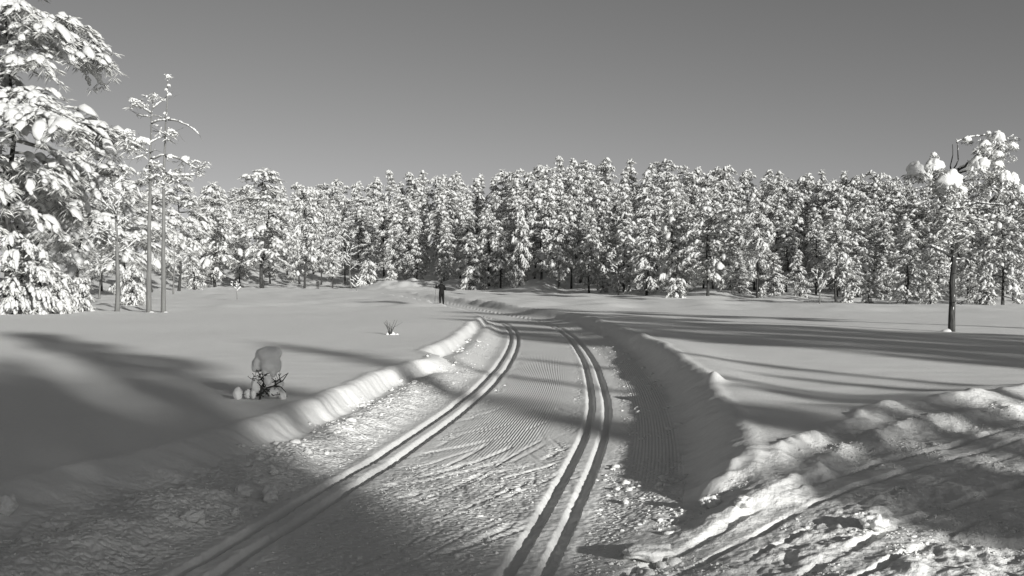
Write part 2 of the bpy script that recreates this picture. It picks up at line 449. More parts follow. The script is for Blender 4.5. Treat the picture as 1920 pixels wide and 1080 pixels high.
    moun = 0.09 * np.exp(-((x - 3.75) / 0.8) ** 2 - ((y - 10.5) / 0.62) ** 2) + 0.11 * np.exp(-((x - 5.1) / 0.8) ** 2 - ((y - 11.6) / 0.6) ** 2) + 0.10 * np.exp(-((x - 6.6) / 0.9) ** 2 - ((y - 12.6) / 0.6) ** 2)
    gate = smooth(-30, -20, y) * (1 - smooth(22, 30, x))
    z = z * (1 - inside * gate) + (zt + lum) * inside * gate + rid * gate * (w > -0.6) * (1 - 0.3 * inside)
    z = z + moun * (1 - smooth(0.3, 0.9, w))
    # small mound on the right rim
    z = z + 0.12 * np.exp(-((x - 2.72) / 0.13) ** 2 - ((y - 13.4) / 0.2) ** 2) + 0.08 * np.exp(-((x - 3.25) / 0.2) ** 2 - ((y - 25.5) / 0.6) ** 2)
    if not full:
        return z
    ribs = (np.exp(-((u + 0.08) / 0.42) ** 4) * (0.95 + 0.9 * noise(x / 0.8, y / 1.8, 81)) * smooth(9.6, 11.2, d + 0.7 * noise(x / 0.5, y / 0.5, 82)) * (1 - smooth(19, 27, d))
            + smooth(1.38, 1.48, u) * (1 - smooth(1.80, 1.92, u)) * (0.8 + 0.8 * noise(x / 0.8, y / 1.4, 83)) * smooth(8.0, 9.0, d + 0.5 * noise(x / 0.4, y / 0.4, 84)) * (1 - smooth(19, 27, d)))
    ribs = np.clip(ribs, 0, 1) * (1 - groove) * (1 - inside)
    crumb = np.maximum(crumb, 0.8 * lf) * (1 - groove)
    zone = np.where(inside * gate > 0.35, 2, np.where((a < edge + 0.03) & (d < 190), 1, np.where((over > 2) & front & (r > 50), 3, 0)))
    return z, u, ribs, np.clip(crumb * (1 - inside), 0, 1), zone

def ground_z(x, y):
    return float(terrain(np.array([x], float), np.array([y], float))[0])
def on_ground(px, D, dz=0.0):
    x = (px - 960) / FPX * D
    return Vector((x, D, ground_z(x, D) + dz))

def build_ground():
    half = math.radians(31.5)
    th = np.concatenate([np.linspace(-math.pi, -math.radians(75), 26)[:-1], np.linspace(-math.radians(75), -half, 50)[:-1],
                         np.linspace(-half, half, 930), np.linspace(half, math.radians(75), 50)[1:], np.linspace(math.radians(75), math.pi, 26)[1:-1]])
    # depression uniform on the picture, so far rings get wider
    r1 = 1.75 / np.linspace(1.75 / 4.6, 1.75 / 118.0, 540)
    rr = np.concatenate([[0.02, 1.0, 2.0, 3.0, 3.6, 4.0, 4.3], r1, np.geomspace(118.0, 260, 70)[1:], np.geomspace(260, 1500, 24)[1:]])
    T, R_ = np.meshgrid(th, rr)
    X = R_ * np.sin(T); Y = R_ * np.cos(T)
    x = X.ravel(); y = Y.ravel()
    z, u, ribs, crumb, zone = terrain(x, y, True)
    nr, nt = R_.shape
    i = np.arange(nr - 1)[:, None] * nt; j = np.arange(nt)[None, :]; j2 = (j + 1) % nt
    f = np.stack([i + j, i + j2, i + nt + j2, i + nt + j], -1).reshape(-1, 4)
    f = f[:, ::-1].copy()
    co = np.stack([x, y, z], 1)
    # shared normals so that the pieces join without a seam
    e1 = co[f[:, 2]] - co[f[:, 0]]; e2 = co[f[:, 3]] - co[f[:, 1]]
    fn = np.cross(e1, e2)
    vn = np.zeros_like(co)
    for k in range(4): 
        for c in range(3): vn[:, c] += np.bincount(f[:, k], weights=fn[:, c], minlength=len(co))
    vn /= np.linalg.norm(vn, axis=1, keepdims=True) + 1e-12
    if vn[:, 2].mean() < 0: f = f[:, ::-1].copy(); vn = -vn
    fz = np.round(np.median(zone[f], axis=1)).astype(int)
    specs = {0: ('snow_field', M_FIELD, 'smooth untouched snow of the open meadow on both sides of the trail', 'snow field'),
             1: ('ski_trail', M_TRAIL, 'groomed ski trail with two pairs of grooves curving across the meadow', 'ski trail'),
             2: ('trampled_path', M_ROUGH, 'rough trampled side track of churned snow joining the trail', 'path'),
             3: ('forest_ground', M_FLOOR, 'shaded hummocky snow on the rising ground under the forest', 'ground')}
    for k, (nm, mt, lb, ct) in specs.items():
        sel = f[fz == k]
        used = np.unique(sel); re = np.full(len(co), -1); re[used] = np.arange(len(used))
        attr = {'across': u[used], 'ribs': ribs[used], 'crumb': crumb[used]} if k == 1 else None
        me = raw_mesh(nm, co[used], re[sel], mt, True, attr)
        if len(me.vertices) == len(used):
            me.normals_split_custom_set_from_vertices(vn[used].astype(np.float32))
        o = link(bpy.data.objects.new(nm, me))
        tag(o, lb, ct, kind='structure')
build_ground()

# ------------------------------------------------------------------ snow-laden pines
def needles(geo, p, d, size, n, rng, wide=0.16, tone=(0.0, 0.9), hang=0.5):
    """fan of frosted needle sprays spreading from under a snow cushion"""
    p = np.asarray(p); d = np.asarray(d, float); d = d / (np.linalg.norm(d) + 1e-9)
    an = rng.uniform(0, 2 * math.pi, n)
    dirs = np.stack([np.cos(an), np.sin(an), rng.uniform(-0.9, 0.35, n) * hang - 0.15], 1) + d * 0.55
    dirs /= np.linalg.norm(dirs, axis=1, keepdims=True)
    ln = size * rng.uniform(0.55, 1.2, n)
    sd = np.cross(dirs, rng.normal(size=(n, 3))); sd /= np.linalg.norm(sd, axis=1, keepdims=True) + 1e-9
    w = (wide * size * rng.uniform(0.6, 1.3, n))[:, None]
    o = p + dirs * (0.1 * ln)[:, None] + rng.normal(scale=0.12 * size, size=(n, 3))
    mid = o + dirs * (0.55 * ln)[:, None]
    tip = o + dirs * ln[:, None]; tip[:, 2] -= 0.18 * ln
    v = np.stack([o, mid + sd * w, tip, mid - sd * w], 1).reshape(-1, 3)
    k = np.arange(n)[:, None] * 4
    f = np.concatenate([k + np.array([[0, 1, 2]]), k + np.array([[0, 2, 3]])])
    t = np.repeat(np.where(rng.random(n) < 0.6, rng.uniform(0.3, 1, n) * tone[1], tone[0]), 4)
    geo.add(v, f, t)

def make_pine(seed, H, base, R, shape='cone', nbr=46, pad=0.6, sub=1, droop=0.32, snow=1.0, fine=1.0, lean=0.0, nb=9, gap=0.0, bald=0.0, boughs=False, big=0.12, wide=0.13, ssz=1.0):
    """returns trunk, crown and snow meshes of one pine; heights in metres. boughs: one pair of meshes for each bough"""
    rng = np.random.default_rng(seed)
    wood, green, white = Geo(), Geo(), Geo()
    each = []
    wob = rng.normal(scale=0.012 * H, size=(7, 2)); wob[0] = 0
    ks = np.linspace(0, 1, 7)
    def axis(t):
        return np.array([np.interp(t, ks, wob[:, 0]) + lean * H * t, np.interp(t, ks, wob[:, 1]), t * H])
    r0 = 0.009 * H + 0.05
    tz = np.linspace(0, 1, 11)
    tube(wood, [axis(t) - np.array([0, 0, 0.6 if t == 0 else 0]) for t in tz], [r0 * (1 - 0.93 * t) * (1.35 if t == 0 else 1) for t in tz], 7)
    def width(tt):
        if shape == 'cone': return R * (0.14 + 0.86 * (1 - tt) ** 0.75) * min(1.0, 0.55 + 2.2 * tt)
        if shape == 'round': return R * (0.30 + 0.70 * math.sin(math.pi * min(1, 0.18 + 0.74 * tt)))
        if shape == 'flat': return R * (0.45 + 0.55 * math.sin(math.pi * (0.15 + 0.60 * tt)))
        return R * (0.35 + 0.65 * (1 - tt) ** 0.7)          # column
    az = rng.uniform(0, 6.28)
    for i in range(nbr):
        tt = ((i + 0.5) / nbr) ** 0.95
        t = base + (1 - base) * tt * 0.985
        az += 2.4 + rng.uniform(-0.5, 0.5)
        if rng.random() < gap: continue
        L = width(tt) * rng.uniform(0.55, 1.15)
        e0 = math.radians(-6 + 46 * tt + rng.uniform(-14, 14))
        dr = droop * rng.uniform(0.5, 1.5)
        hd = np.array([math.cos(az), math.sin(az), 0]); sdv = np.array([-hd[1], hd[0], 0])
        sw = rng.uniform(-0.3, 0.3)
        o = axis(t)
        if boughs: green, white = Geo(), Geo()
        def bp(s):
            return o + hd * (L * s * math.cos(e0)) + sdv * (sw * L * s * s) + np.array([0, 0, L * (s * math.sin(e0) - dr * s * s)])
        tube(green if boughs else wood, [bp(s) for s in (0, 0.35, 0.7, 1.0)], [r * (0.02 + 0.018 * L) for r in (1, 0.7, 0.45, 0.2)], 4, rng.uniform(0, 0.4), cap=False)
        if rng.random() < bald: continue
        def pillow(p0, p1, q, sk):
            """snow lying along a twig in overlapping cushions"""
            v = p1 - p0; ln = np.linalg.norm(v) + 1e-6
            m = max(1, int(ln / (q * (0.95 if boughs else 1.25))))
            for e_ in range(m):
                if rng.random() > sk: continue
                c = p0 + v * ((e_ + rng.uniform(0.2, 0.8)) / m)
                z_ = q * rng.uniform(0.6, 1.3) * (1.65 if rng.random() < big else 1.0)
                d_ = v / ln + np.array([0, 0, -rng.uniform(0, 0.35 if boughs else 0.9)])
                blob(white, c + np.array([rng.normal() * 0.15 * q, rng.normal() * 0.15 * q, 0.22 * z_]), d_, z_ * rng.uniform(0.8, 1.25), z_ * (rng.uniform(0.55, 0.9) if boughs else rng.uniform(0.42, 0.7)), z_ * (rng.uniform(0.28, 0.5) if boughs else rng.uniform(0.36, 0.6)), rng,
                     sub if z_ > 1.2 * q else max(0, sub - (rng.random() < (0.75 if boughs else 0.85))), 0.25, 0.9, 0.55, 0.0, 0.3)
        q0 = pad * 0.30 * ssz
        pillow(bp(0.35), bp(0.7), q0 * 1.1, snow * 0.8); pillow(bp(0.7), bp(1.0), q0 * 1.1, snow)
        nt = max(4, int(L / (pad * 0.34) * fine))
        for j in range(nt):
            s = 0.22 + 0.78 * (j + rng.uniform(0.2, 0.8)) / nt
            side = 1 if j % 2 else -1
            o2 = bp(s); tg = bp(s + 0.05) - bp(s - 0.05); tg = tg / (np.linalg.norm(tg) + 1e-9)
            lt = L * (0.46 * (1.08 - s) + 0.13) * rng.uniform(0.7, 1.25)
            dv = tg * rng.uniform(0.5, 0.95) + sdv * side * rng.uniform(0.4, 0.9) + np.array([0, 0, rng.uniform(-0.45, 0.2)])
            dv /= np.linalg.norm(dv)
            m_ = o2 + dv * lt * 0.55; e = o2 + dv * lt - np.array([0, 0, droop * rng.uniform(0.25, 0.8) * lt])
            for c_ in (o2 + dv * lt * 0.3, m_, e):
                needles(green, c_ - np.array([0, 0, 0.08 * pad]), dv, pad * 0.55, nb, rng, wide)
            pillow(o2, m_, q0, snow * 0.85); pillow(m_, e, q0, snow)
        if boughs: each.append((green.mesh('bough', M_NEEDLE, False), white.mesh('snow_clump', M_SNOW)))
    if boughs: green, white = Geo(), Geo()
    for k in range(5):
        c = axis(1.0 - 0.02 * k) + np.array([rng.normal() * 0.08 * k, rng.normal() * 0.08 * k, 0.1 * pad])
        needles(green, c, (0, 0, 0.6), pad * 0.7, nb, rng, 0.13)
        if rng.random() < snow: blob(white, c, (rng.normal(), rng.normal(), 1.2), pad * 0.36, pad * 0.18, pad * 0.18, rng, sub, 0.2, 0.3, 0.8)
    if boughs: each.append((green.mesh('bough', M_NEEDLE, False), white.mesh('snow_clump', M_SNOW)))
    if boughs: return wood.mesh('trunk', M_BARK), each
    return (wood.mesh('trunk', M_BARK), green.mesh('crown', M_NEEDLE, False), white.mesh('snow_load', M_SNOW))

lean_rng = np.random.default_rng(91)
def place_pine(proto, loc, rz, scale, label, group=None, name='pine_tree', cat='tree', squash=1.0):
    root = empty(name, loc, rz, (scale * squash, scale * squash, scale))
    root.rotation_euler = (lean_rng.normal() * 0.025, lean_rng.normal() * 0.025, rz)
    tag(root, label, cat, group)
    for nm, me in zip(('trunk', 'crown', 'snow_load'), proto):
        if me is not None:
            o = link(bpy.data.objects.new(nm, me), root)
            if nm != 'trunk': o['kind'] = 'stuff'
    return root

# kinds of far forest pine, each about 15 m tall
FAR = []
for k, (shp, b, R) in enumerate((('cone', 0.18, 3.0), ('cone', 0.24, 2.7), ('round', 0.24, 2.9), ('cone', 0.14, 3.1), ('column', 0.22, 2.7), ('round', 0.18, 3.2), ('flat', 0.30, 2.8), ('column', 0.16, 2.9))):
    FAR.append((15.0, make_pine(100 + k, 15.0, b, R, shp, (52, 44, 48)[k % 3], (0.80, 0.95)[k % 2], 1, 0.45, (0.92, 0.8, 0.95, 0.72)[k % 4], 0.8, nb=5, wide=0.11, gap=(0, 0.15, 0.08)[k % 3])))
LOW = []      # bushy pines with boughs down to the snow
for k, (shp, b, R) in enumerate((('cone', 0.06, 2.6), ('round', 0.10, 2.6), ('column', 0.08, 2.3), ('cone', 0.14, 2.8))):
    LOW.append((9.0, make_pine(140 + k, 9.0, b, R, shp, 40, 0.62, 1, 0.45, 0.9, 0.8, nb=5, wide=0.11)))

def skyline(px):
    return np.interp(px, [300, 380, 480, 560, 640, 760, 900, 970, 1050, 1110, 1200, 1290, 1380, 1480, 1600, 1700, 1800, 1950],
                         [360, 356, 354, 346, 334, 326, 318, 314, 303, 298, 303, 312, 314, 318, 322, 330, 334, 340])
frng = np.random.default_rng(23)
ORD = ['first', 'second', 'third', 'fourth', 'fifth', 'sixth', 'seventh', 'eighth', 'ninth', 'tenth', 'eleventh', 'twelfth', 'thirteenth', 'fourteenth',
       'fifteenth', 'sixteenth', 'seventeenth', 'eighteenth', 'nineteenth', 'twentieth', 'twenty-first', 'twenty-second', 'twenty-third', 'twenty-fourth',
       'twenty-fifth', 'twenty-sixth', 'twenty-seventh', 'twenty-eighth', 'twenty-ninth', 'thirtieth', 'thirty-first', 'thirty-second', 'thirty-third',
       'thirty-fourth', 'thirty-fifth', 'thirty-sixth', 'thirty-seventh', 'thirty-eighth', 'thirty-ninth', 'fortieth', 'forty-first', 'forty-second']
RANK = ['front', 'second', 'third', 'fourth', 'fifth', 'sixth', 'last']
def tree_to(proto_h, proto, px, D, ytop, label, group, squash=1.0, name='pine_tree', cat='tree'):
    x = (px - 960) / FPX * D
    zg = ground_z(x, D)
    h = CAM_H + (HORIZON - ytop) / FPX * D - zg
    return place_pine(proto, (x, D, zg - 0.05), frng.uniform(0, 6.28), h / proto_h, label, group, name, cat, squash)

# single trees of the forest edge that stand out: px, distance, top, kind list, index, width factor, label
EDGE = [
    (404, 196, 345, FAR, 5, 1.15, 'snowy pine on the meadow left of the taller broad-topped pine'),
    (492, 197, 318, FAR, 2, 1.4, 'tall broad snowy pine with rounded white top on the far meadow'),
    (571, 204, 352, FAR, 6, 0.9, 'snowy pine with dark bare trunk beside the far standing person'),
    (975, 141, 374, LOW, 0, 0.62, 'slim bright snow-heaped pine at the middle of the forest edge'),
    (1105, 119, 392, FAR, 3, 0.95, 'snowy pine above the low bank where the forest edge turns'),
    (1262, 86, 345, FAR, 3, 1.05, 'wide snowy pine with a round snow bush at its foot'),
    (1327, 83, 372, FAR, 5, 1.2, 'spreading snowy pine on a short dark trunk right of the round bush'),
    (1420, 80, 380, FAR, 6, 1.0, 'snowy pine with two dark stems seen under its boughs'),
    (1568, 64, 392, FAR, 2, 1.1, 'snowy pine with big snow pads near the meadow, left of the crooked pine'),
    (1700, 62, 420, LOW, 3, 1.2, 'bushy snowy pine with boughs down to the snow beside the crooked pine'),
    (1880, 58, 400, LOW, 1, 1.2, 'bushy snowy pine at the right end of the forest edge'),
]
for px, D, yt, pool, q, sq, lab in EDGE:
    tree_to(pool[q][0], pool[q][1], px, D, yt, lab, 'pines along the forest edge', sq)
for k in range(7):
    step = (52, 47, 45, 43, 41, 37, 33)[k]
    n = 0
    px = 345 + frng.uniform(0, step)
    while px < 1960:
        E = float(edge_dist(px))
        D = E * (1.03 + 0.075 * k) + 4.0 * k + frng.uniform(-1.5, 3.0)
        sk = float(skyline(px))
        ytop = sk + (6 - k) * (14 if k else 17) + (frng.uniform(-10, 16) if k < 5 else frng.uniform(-7, 7)) - (12 if frng.random() < 0.12 else 0) + (4 if k == 6 else 0)
        if px > 1380 and k == 0: ytop += 45
        hh = CAM_H + (HORIZON - ytop) / FPX * D
        pool = FAR if (k > 0 or hh > 10.5) else LOW
        ph, pr = pool[frng.integers(len(pool))]
        skip = k == 0 and min(abs(px - e[0]) for e in EDGE) < 30
        if not skip:
            if k == 0:
                lab = f'snow-laden pine at the forest edge, {ORD[min(n, 41)]} of the lesser front pines from the left'
                grp = 'pines along the forest edge'
            else:
                lab = f'snow-laden pine standing in the {RANK[k]} rank of the dense forest'
                grp = f'{RANK[k]} rank of forest pines'
            tree_to(ph, pr, px, D, ytop, lab, grp, frng.uniform(0.9, 1.2) * (1.0 if hh > 10 else 1.15))
            n += 1
        px += step * frng.uniform(0.75, 1.25)

# trees outside the frame, towards the sun, whose shadows fall across the meadow and the trail
CAST = [(12.0, make_pine(200, 12.0, 0.22, 2.2, 'round', 44, 0.8, 1, 0.35, 0.9, 0.9)), (12.0, make_pine(201, 12.0, 0.16, 2.0, 'cone', 44, 0.8, 1, 0.38, 0.9, 0.9)),
        (12.0, make_pine(202, 12.0, 0.45, 1.0, 'cone', 22, 0.6, 1, 0.3, 0.6, 0.7)), (12.0, make_pine(203, 12.0, 0.66, 1.1, 'round', 24, 0.6, 1, 0.3, 0.9, 0.9))]
NX, NY = -SY, SX            # axis across the shadows
def caster(n, tip, height, kind, squash=1.0, label=''):
    """tree whose shadow runs along line n and whose top shades the point 'tip' along it"""
    tau = tip + (height - 0.35) / TAN_EL
    x = n * NX + tau * SX; y = n * NY + tau * SY
    ph, pr = CAST[kind]
    place_pine(pr, (x, y, ground_z(x, y) - 0.05), n * 1.7, height / ph, label, 'pines beside the photographer', squash=squash * ph / height)
SHADOWS = [  # n, tip, height, kind, crown width factor
    (28.9, -60.0, 17.0, 2, 1.6), (22.9, -37.0, 15.0, 0, 0.85), (20.6, -32.0, 15.0, 0, 1.0), (18.6, -29.0, 14.0, 0, 0.9), (16.7, -23.0, 13.0, 0, 0.6),
    (12.6, -16.5, 9.0, 2, 0.4), (10.2, -15.5, 9.0, 2, 0.35),
    (8.1, -20.5, 13.0, 2, 0.9),
    (4.3, -29.0, 14.0, 3, 0.9), (3.5, -14.0, 13.0, 0, 0.44), (2.3, -17.0, 15.0, 0, 0.55), (1.0, -15.5, 15.0, 0, 0.7), (-0.8, -14.5, 15.0, 0, 0.9), (-3.0, -13.0, 15.0, 0, 1.0), (-5.4, -12.0, 14.0, 0, 1.0),
    (9.6, -8.0, 7.0, 0, 0.42), (7.3, -8.0, 7.0, 0, 0.42), (6.3, -4.4, 5.0, 0, 0.4), (2.9, -8.5, 10.0, 0, 0.4), (11.6, -9.0, 7.0, 1, 0.3), (8.7, -6.0, 5.5, 0, 0.3), (5.9, -3.9, 5.0, 0, 0.36), (7.0, -4.6, 5.0, 1, 0.3),
    (0.5, -12.5, 10.0, 2, 1.1), (-1.6, -11.0, 10.0, 0, 0.9), (6.6, -3.7, 5.0, 0, 0.4)]
for i, (n_, t_, h_, k_, s_) in enumerate(SHADOWS):
    caster(n_, t_, h_, k_, s_, 'snowy pine outside the frame on the sunny side, casting a long shadow')

# ------------------------------------------------------------------ the big pines on the left
def grand_pine(seed, px, D, ytop, label, R, base, shape, nbr, pad, rz=0.0, sub=1, big=0.16, fine=0.7):
    x = (px - 960) / FPX * D; zg = ground_z(x, D)
    H = CAM_H + (HORIZON - ytop) / FPX * D - zg
    trunk, each = make_pine(seed, H, base, R, shape, nbr, pad, sub, 0.36, 0.92, fine, nb=13, boughs=True, big=big, wide=0.032, gap=0.08)
    root = empty('pine_tree', (x, D, zg - 0.05), rz)
    tag(root, label, 'tree', 'tall pines on the left')
    link(bpy.data.objects.new('trunk', trunk), root)
    for g, w in each:
        bo = link(bpy.data.objects.new('bough', g), root)
        bo['kind'] = 'stuff'
        if w is not None: link(bpy.data.objects.new('snow_clump', w), bo)['kind'] = 'stuff'
    return root
grand_pine(311, 15, 50, -55, 'tallest snow-laden pine at the left edge, its top out of frame', 5.6, 0.30, 'round', 56, 0.82, 0.4, fine=0.9)
grand_pine(313, -130, 47, 150, 'broad snow-laden pine half outside the left edge of the frame', 4.2, 0.2, 'round', 30, 0.95, 1.2)
grand_pine(315, 148, 66, 285, 'lower dense pine with a dark trunk behind the slender bare tree', 3.9, 0.40, 'round', 34, 0.85, 2.0)
grand_pine(318, 235, 92, 340, 'snowy pine in the gap between slender bare tree and dead pines', 3.8, 0.28, 'round', 34, 0.95, 3.0)
grand_pine(317, 335, 150, 318, 'white-topped pine just behind the two dead pines', 4.4, 0.30, 'round', 40, 1.15, 0.2)
grand_pine(319, 95, 86, 330, 'shaded snowy pine deep behind the tallest left pine', 4.2, 0.36, 'column', 32, 0.95, 4.0)
grand_pine(320, 190, 112, 350, 'far snowy pine showing through behind the slender bare tree', 4.4, 0.28, 'column', 34, 1.05, 5.0)
grand_pine(321, 285, 128, 356, 'far snowy pine right behind the stems of the dead pines', 4.4, 0.26, 'round', 34, 1.05, 5.4)
grand_pine(322, 40, 78, 300, 'snowy pine filling the gap under the tallest left pine', 4.2, 0.36, 'round', 32, 0.95, 1.0)
# drooping snow-heaped young pines at their feet
for seed, px, D, yt, R, lab in ((331, 25, 44, 438, 1.7, 'snow-heaped young pine bowed to the ground at the left edge'),
                               (332, 78, 45, 488, 1.2, 'small snow-buried pine between the left-edge bush and the drooping one'),
                               (333, 146, 46.5, 522, 0.75, 'drooping young pine sagging under snow left of the slender bare tree'),
                               (334, 243, 58, 498, 0.9, 'snow-heaped sapling beside the foot of the slender bare tree')):
    x = (px - 960) / FPX * D; zg = ground_z(x, D)
    H = CAM_H + (HORIZON - yt) / FPX * D - zg
    pr = make_pine(seed, H, 0.10, R * 1.25, 'round', 24, 0.30 if R < 1 else 0.42, 1, 0.9, 1.0, 0.9, nb=6, big=0.15, lean=0.06)
    place_pine(pr, (x, D, zg - 0.05), seed, 1.0, lab, 'snow-heaped young pines on the left', 'young_pine', 'tree')

# ------------------------------------------------------------------ trees drawn branch by branch
def poly(pts, D, rng, dep=0.0, crook=0.03):
    """image polyline to world, stepping away from or towards the viewer along the way"""
    n = len(pts); out = []
    for i, (px, py) in enumerate(pts):
        t = i / max(1, n - 1)
        out.append(np.array(at(px, py, D + dep * t)))
    # one extra point between each pair, slightly off, so that wood is never ruler-straight
    res = [out[0]]
    for a, b in zip(out[:-1], out[1:]):
        L = np.linalg.norm(b - a)
        res.append((a + b) / 2 + rng.normal(size=3) * crook * L); res.append(b)
    return res
def snow_on(geo, pts, rng, thick, dens=1.0, skip=0.12):
    """ridge of snow lying along a branch"""
    for a, b in zip(pts[:-1], pts[1:]):
        L = np.linalg.norm(b - a); n = max(1, int(L / (thick * 1.3) * dens))
        for i in range(n):
            if rng.random() < skip: continue
            p = a + (b - a) * (i + 0.5) / n
            th = thick * rng.uniform(0.6, 1.25)
            blob(geo, p + np.array([0, 0, th * 0.55]), (b - a), th * 1.25, th * 0.75, th * 0.62, rng, 1, 0.15, 0.5, 0.7)
def tuft(green, white, p, size, rng, n=6):
    for k in range(n):
        c = p + rng.normal(size=3) * size * 0.5 * np.array([1, 1, 0.6])
        needles(green, c - np.array([0, 0, 0.1 * size]), rng.normal(size=3), size * 0.6, 10, rng, 0.06)
        for _ in range(2): blob(white, c + rng.normal(size=3) * size * 0.15, rng.normal(size=3) * np.array([1, 1, 0.6]) - np.array([0, 0, 0.5]), size * rng.uniform(0.14, 0.26), size * 0.09, size * 0.09, rng, 1, 0.25, 0.5, 0.7)
def cap_snow(geo, p, w, h, rng, drips=6):
    """big soft cap of a few merged lobes with fingers hanging over its rim"""
    blob(geo, p + np.array([0, 0, h * 0.06]), (1, rng.uniform(-0.4, 0.4), 0), w * 0.46, w * 0.42, h * 0.5, rng, 3, 0.22, 0.15, 0.85, 0, 0.2)
    for k in range(4):
        o = np.array([rng.uniform(-0.26, 0.26) * w, rng.uniform(-0.26, 0.26) * w, rng.uniform(-0.12, 0.16) * h])
        blob(geo, p + o, (1, rng.uniform(-0.8, 0.8), rng.uniform(-0.3, 0.3)), w * rng.uniform(0.26, 0.4), w * rng.uniform(0.22, 0.34), h * rng.uniform(0.28, 0.42), rng, 2, 0.25, 0.15, 0.9, 0, 0.25)
    for k in range(drips * 2):
        a = -math.pi / 2 + rng.uniform(-1.9, 1.9) if k % 3 else rng.uniform(0, 6.28)
        o = np.array([math.cos(a) * w * rng.uniform(0.3, 0.48), math.sin(a) * w * rng.uniform(0.3, 0.45), -h * rng.uniform(0.1, 0.6)])
        blob(geo, p + o, (math.cos(a) * 0.6, math.sin(a) * 0.6, -1.0), h * rng.uniform(0.14, 0.3), w * rng.uniform(0.05, 0.10), w * rng.uniform(0.05, 0.10), rng, 1, 0.25, 0.0, 1.0)

def Z4(x, y): return (200 + x / 4.5, 120 + y / 4.5)
def dead_pine(D, trunk_px, r0, branches, tufts, blobs, label, seed):
    rng = np.random.default_rng(seed)
    base = at(*trunk_px[0], D); zg = ground_z(base.x, D)
    root = empty('dead_pine', (base.x, D, zg)); tag(root, label, 'tree', 'dead pines on the meadow')
    off = np.array([base.x, D, zg])
    def sub(o, par, g, m, sm=True):
        for i in range(len(g.v)): g.v[i] = g.v[i] - off
        q = g.build(o, m, par, sm)
        return q
    g = Geo(); tp = poly(trunk_px, D, rng, 0.0, 0.008); tp[0][2] = zg - 0.5
    zs = [p[2] for p in tp]; top = zs[-1]
    tube(g, tp, [r0 * (1.0 - 0.88 * max(0, (p[2] - zg) / (top - zg))) for p in tp], 8)
    t = sub('trunk', root, g, M_DEADWOOD)
    w = Geo(); snow_on(w, tp[-6:], rng, 0.05, 0.5, 0.5)
    blob(w, off + np.array([r0 * 0.8, 0, -0.02]), (1, 0, 0), r0 * 1.5, r0 * 1.1, r0 * 0.6, rng, 2, 0.15, 0.9, 0.6)
    sub('snow_clump', t, w, M_CAP)
    for pts, r, th, dep in branches:
        bp_ = poly([Z4(*p) for p in pts], D, rng, dep)
        g = Geo(); tube(g, bp_, list(np.linspace(r, r * 0.35, len(bp_))), 6, 0.25)
        for _ in range(4):      # side twigs
            i = rng.integers(1, len(bp_)); a = bp_[i]; v = (bp_[i] - bp_[i - 1]); v = v / np.linalg.norm(v)
            e = a + (v + rng.normal(size=3) * 0.7) * rng.uniform(0.15, 0.4)
            tube(g, [a, (a + e) / 2 + rng.normal(size=3) * 0.02, e], [r * 0.3, r * 0.22, r * 0.1], 4, 0.2)
        b = sub('branch', root, g, M_DEADWOOD)
        if th:
            w = Geo(); snow_on(w, bp_, rng, th)
            if w.v: sub('snow_clump', b, w, M_CAP)
    g, w = Geo(), Geo()
    for x, y, s in tufts: tuft(g, w, np.array(at(*Z4(x, y), D + rng.uniform(-0.4, 0.2))), s, rng)
    for x, y, s in blobs: cap_snow(w, np.array(at(*Z4(x, y), D + rng.uniform(-0.3, 0.1))), s, s * 0.7, rng, 3)
    if g.v: sub('needle_tuft', root, g, M_NEEDLE, False)['kind'] = 'stuff'
    if w.v: sub('snow_load', root, w, M_CAP)['kind'] = 'stuff'
    return root
DD = 46.5
dead_pine(DD, [(279, 585), (280, 480), (281, 380), (281, 300), (284, 220), (288, 180), (289, 172)], 0.135,
    [([(375, 415), (330, 385), (280, 355), (215, 305)], 0.05, 0.07, -0.6), ([(365, 450), (300, 440), (255, 437)], 0.04, 0.06, 0.5), ([(380, 430), (440, 440), (500, 455)], 0.04, 0.03, 0.6),
     ([(380, 500), (430, 480), (490, 475)], 0.05, 0.07, -0.5), ([(350, 655), (270, 635), (180, 640)], 0.05, 0.10, 0.4), ([(345, 735), (270, 690), (190, 650)], 0.06, 0.08, -0.8),
     ([(345, 750), (290, 780), (215, 805)], 0.05, 0.05, -0.4), ([(375, 660), (430, 630), (480, 615)], 0.05, 0.07, 0.5), ([(375, 800), (430, 785), (480, 770)], 0.06, 0.08, -0.6),
     ([(365, 750), (410, 725)], 0.04, 0.03, -0.5), ([(390, 370), (440, 330), (490, 290)], 0.05, 0.07, 0.4), ([(360, 960), (300, 985), (250, 1000)], 0.05, 0.07, -0.4), ([(360, 980), (420, 940), (470, 960)], 0.06, 0.09, -0.4)],
    [(225, 320, 0.45), (265, 340, 0.3), (405, 260, 0.35), (360, 295, 0.3), (170, 580, 0.4), (205, 690, 0.55), (160, 700, 0.3), (240, 645, 0.5), (350, 870, 0.5), (340, 930, 0.5)],
    [(215, 305, 0.3), (300, 645, 0.45), (330, 650, 0.4), (180, 572, 0.35)],
    'left of two tall dead pines with snow on bare branches', 401)
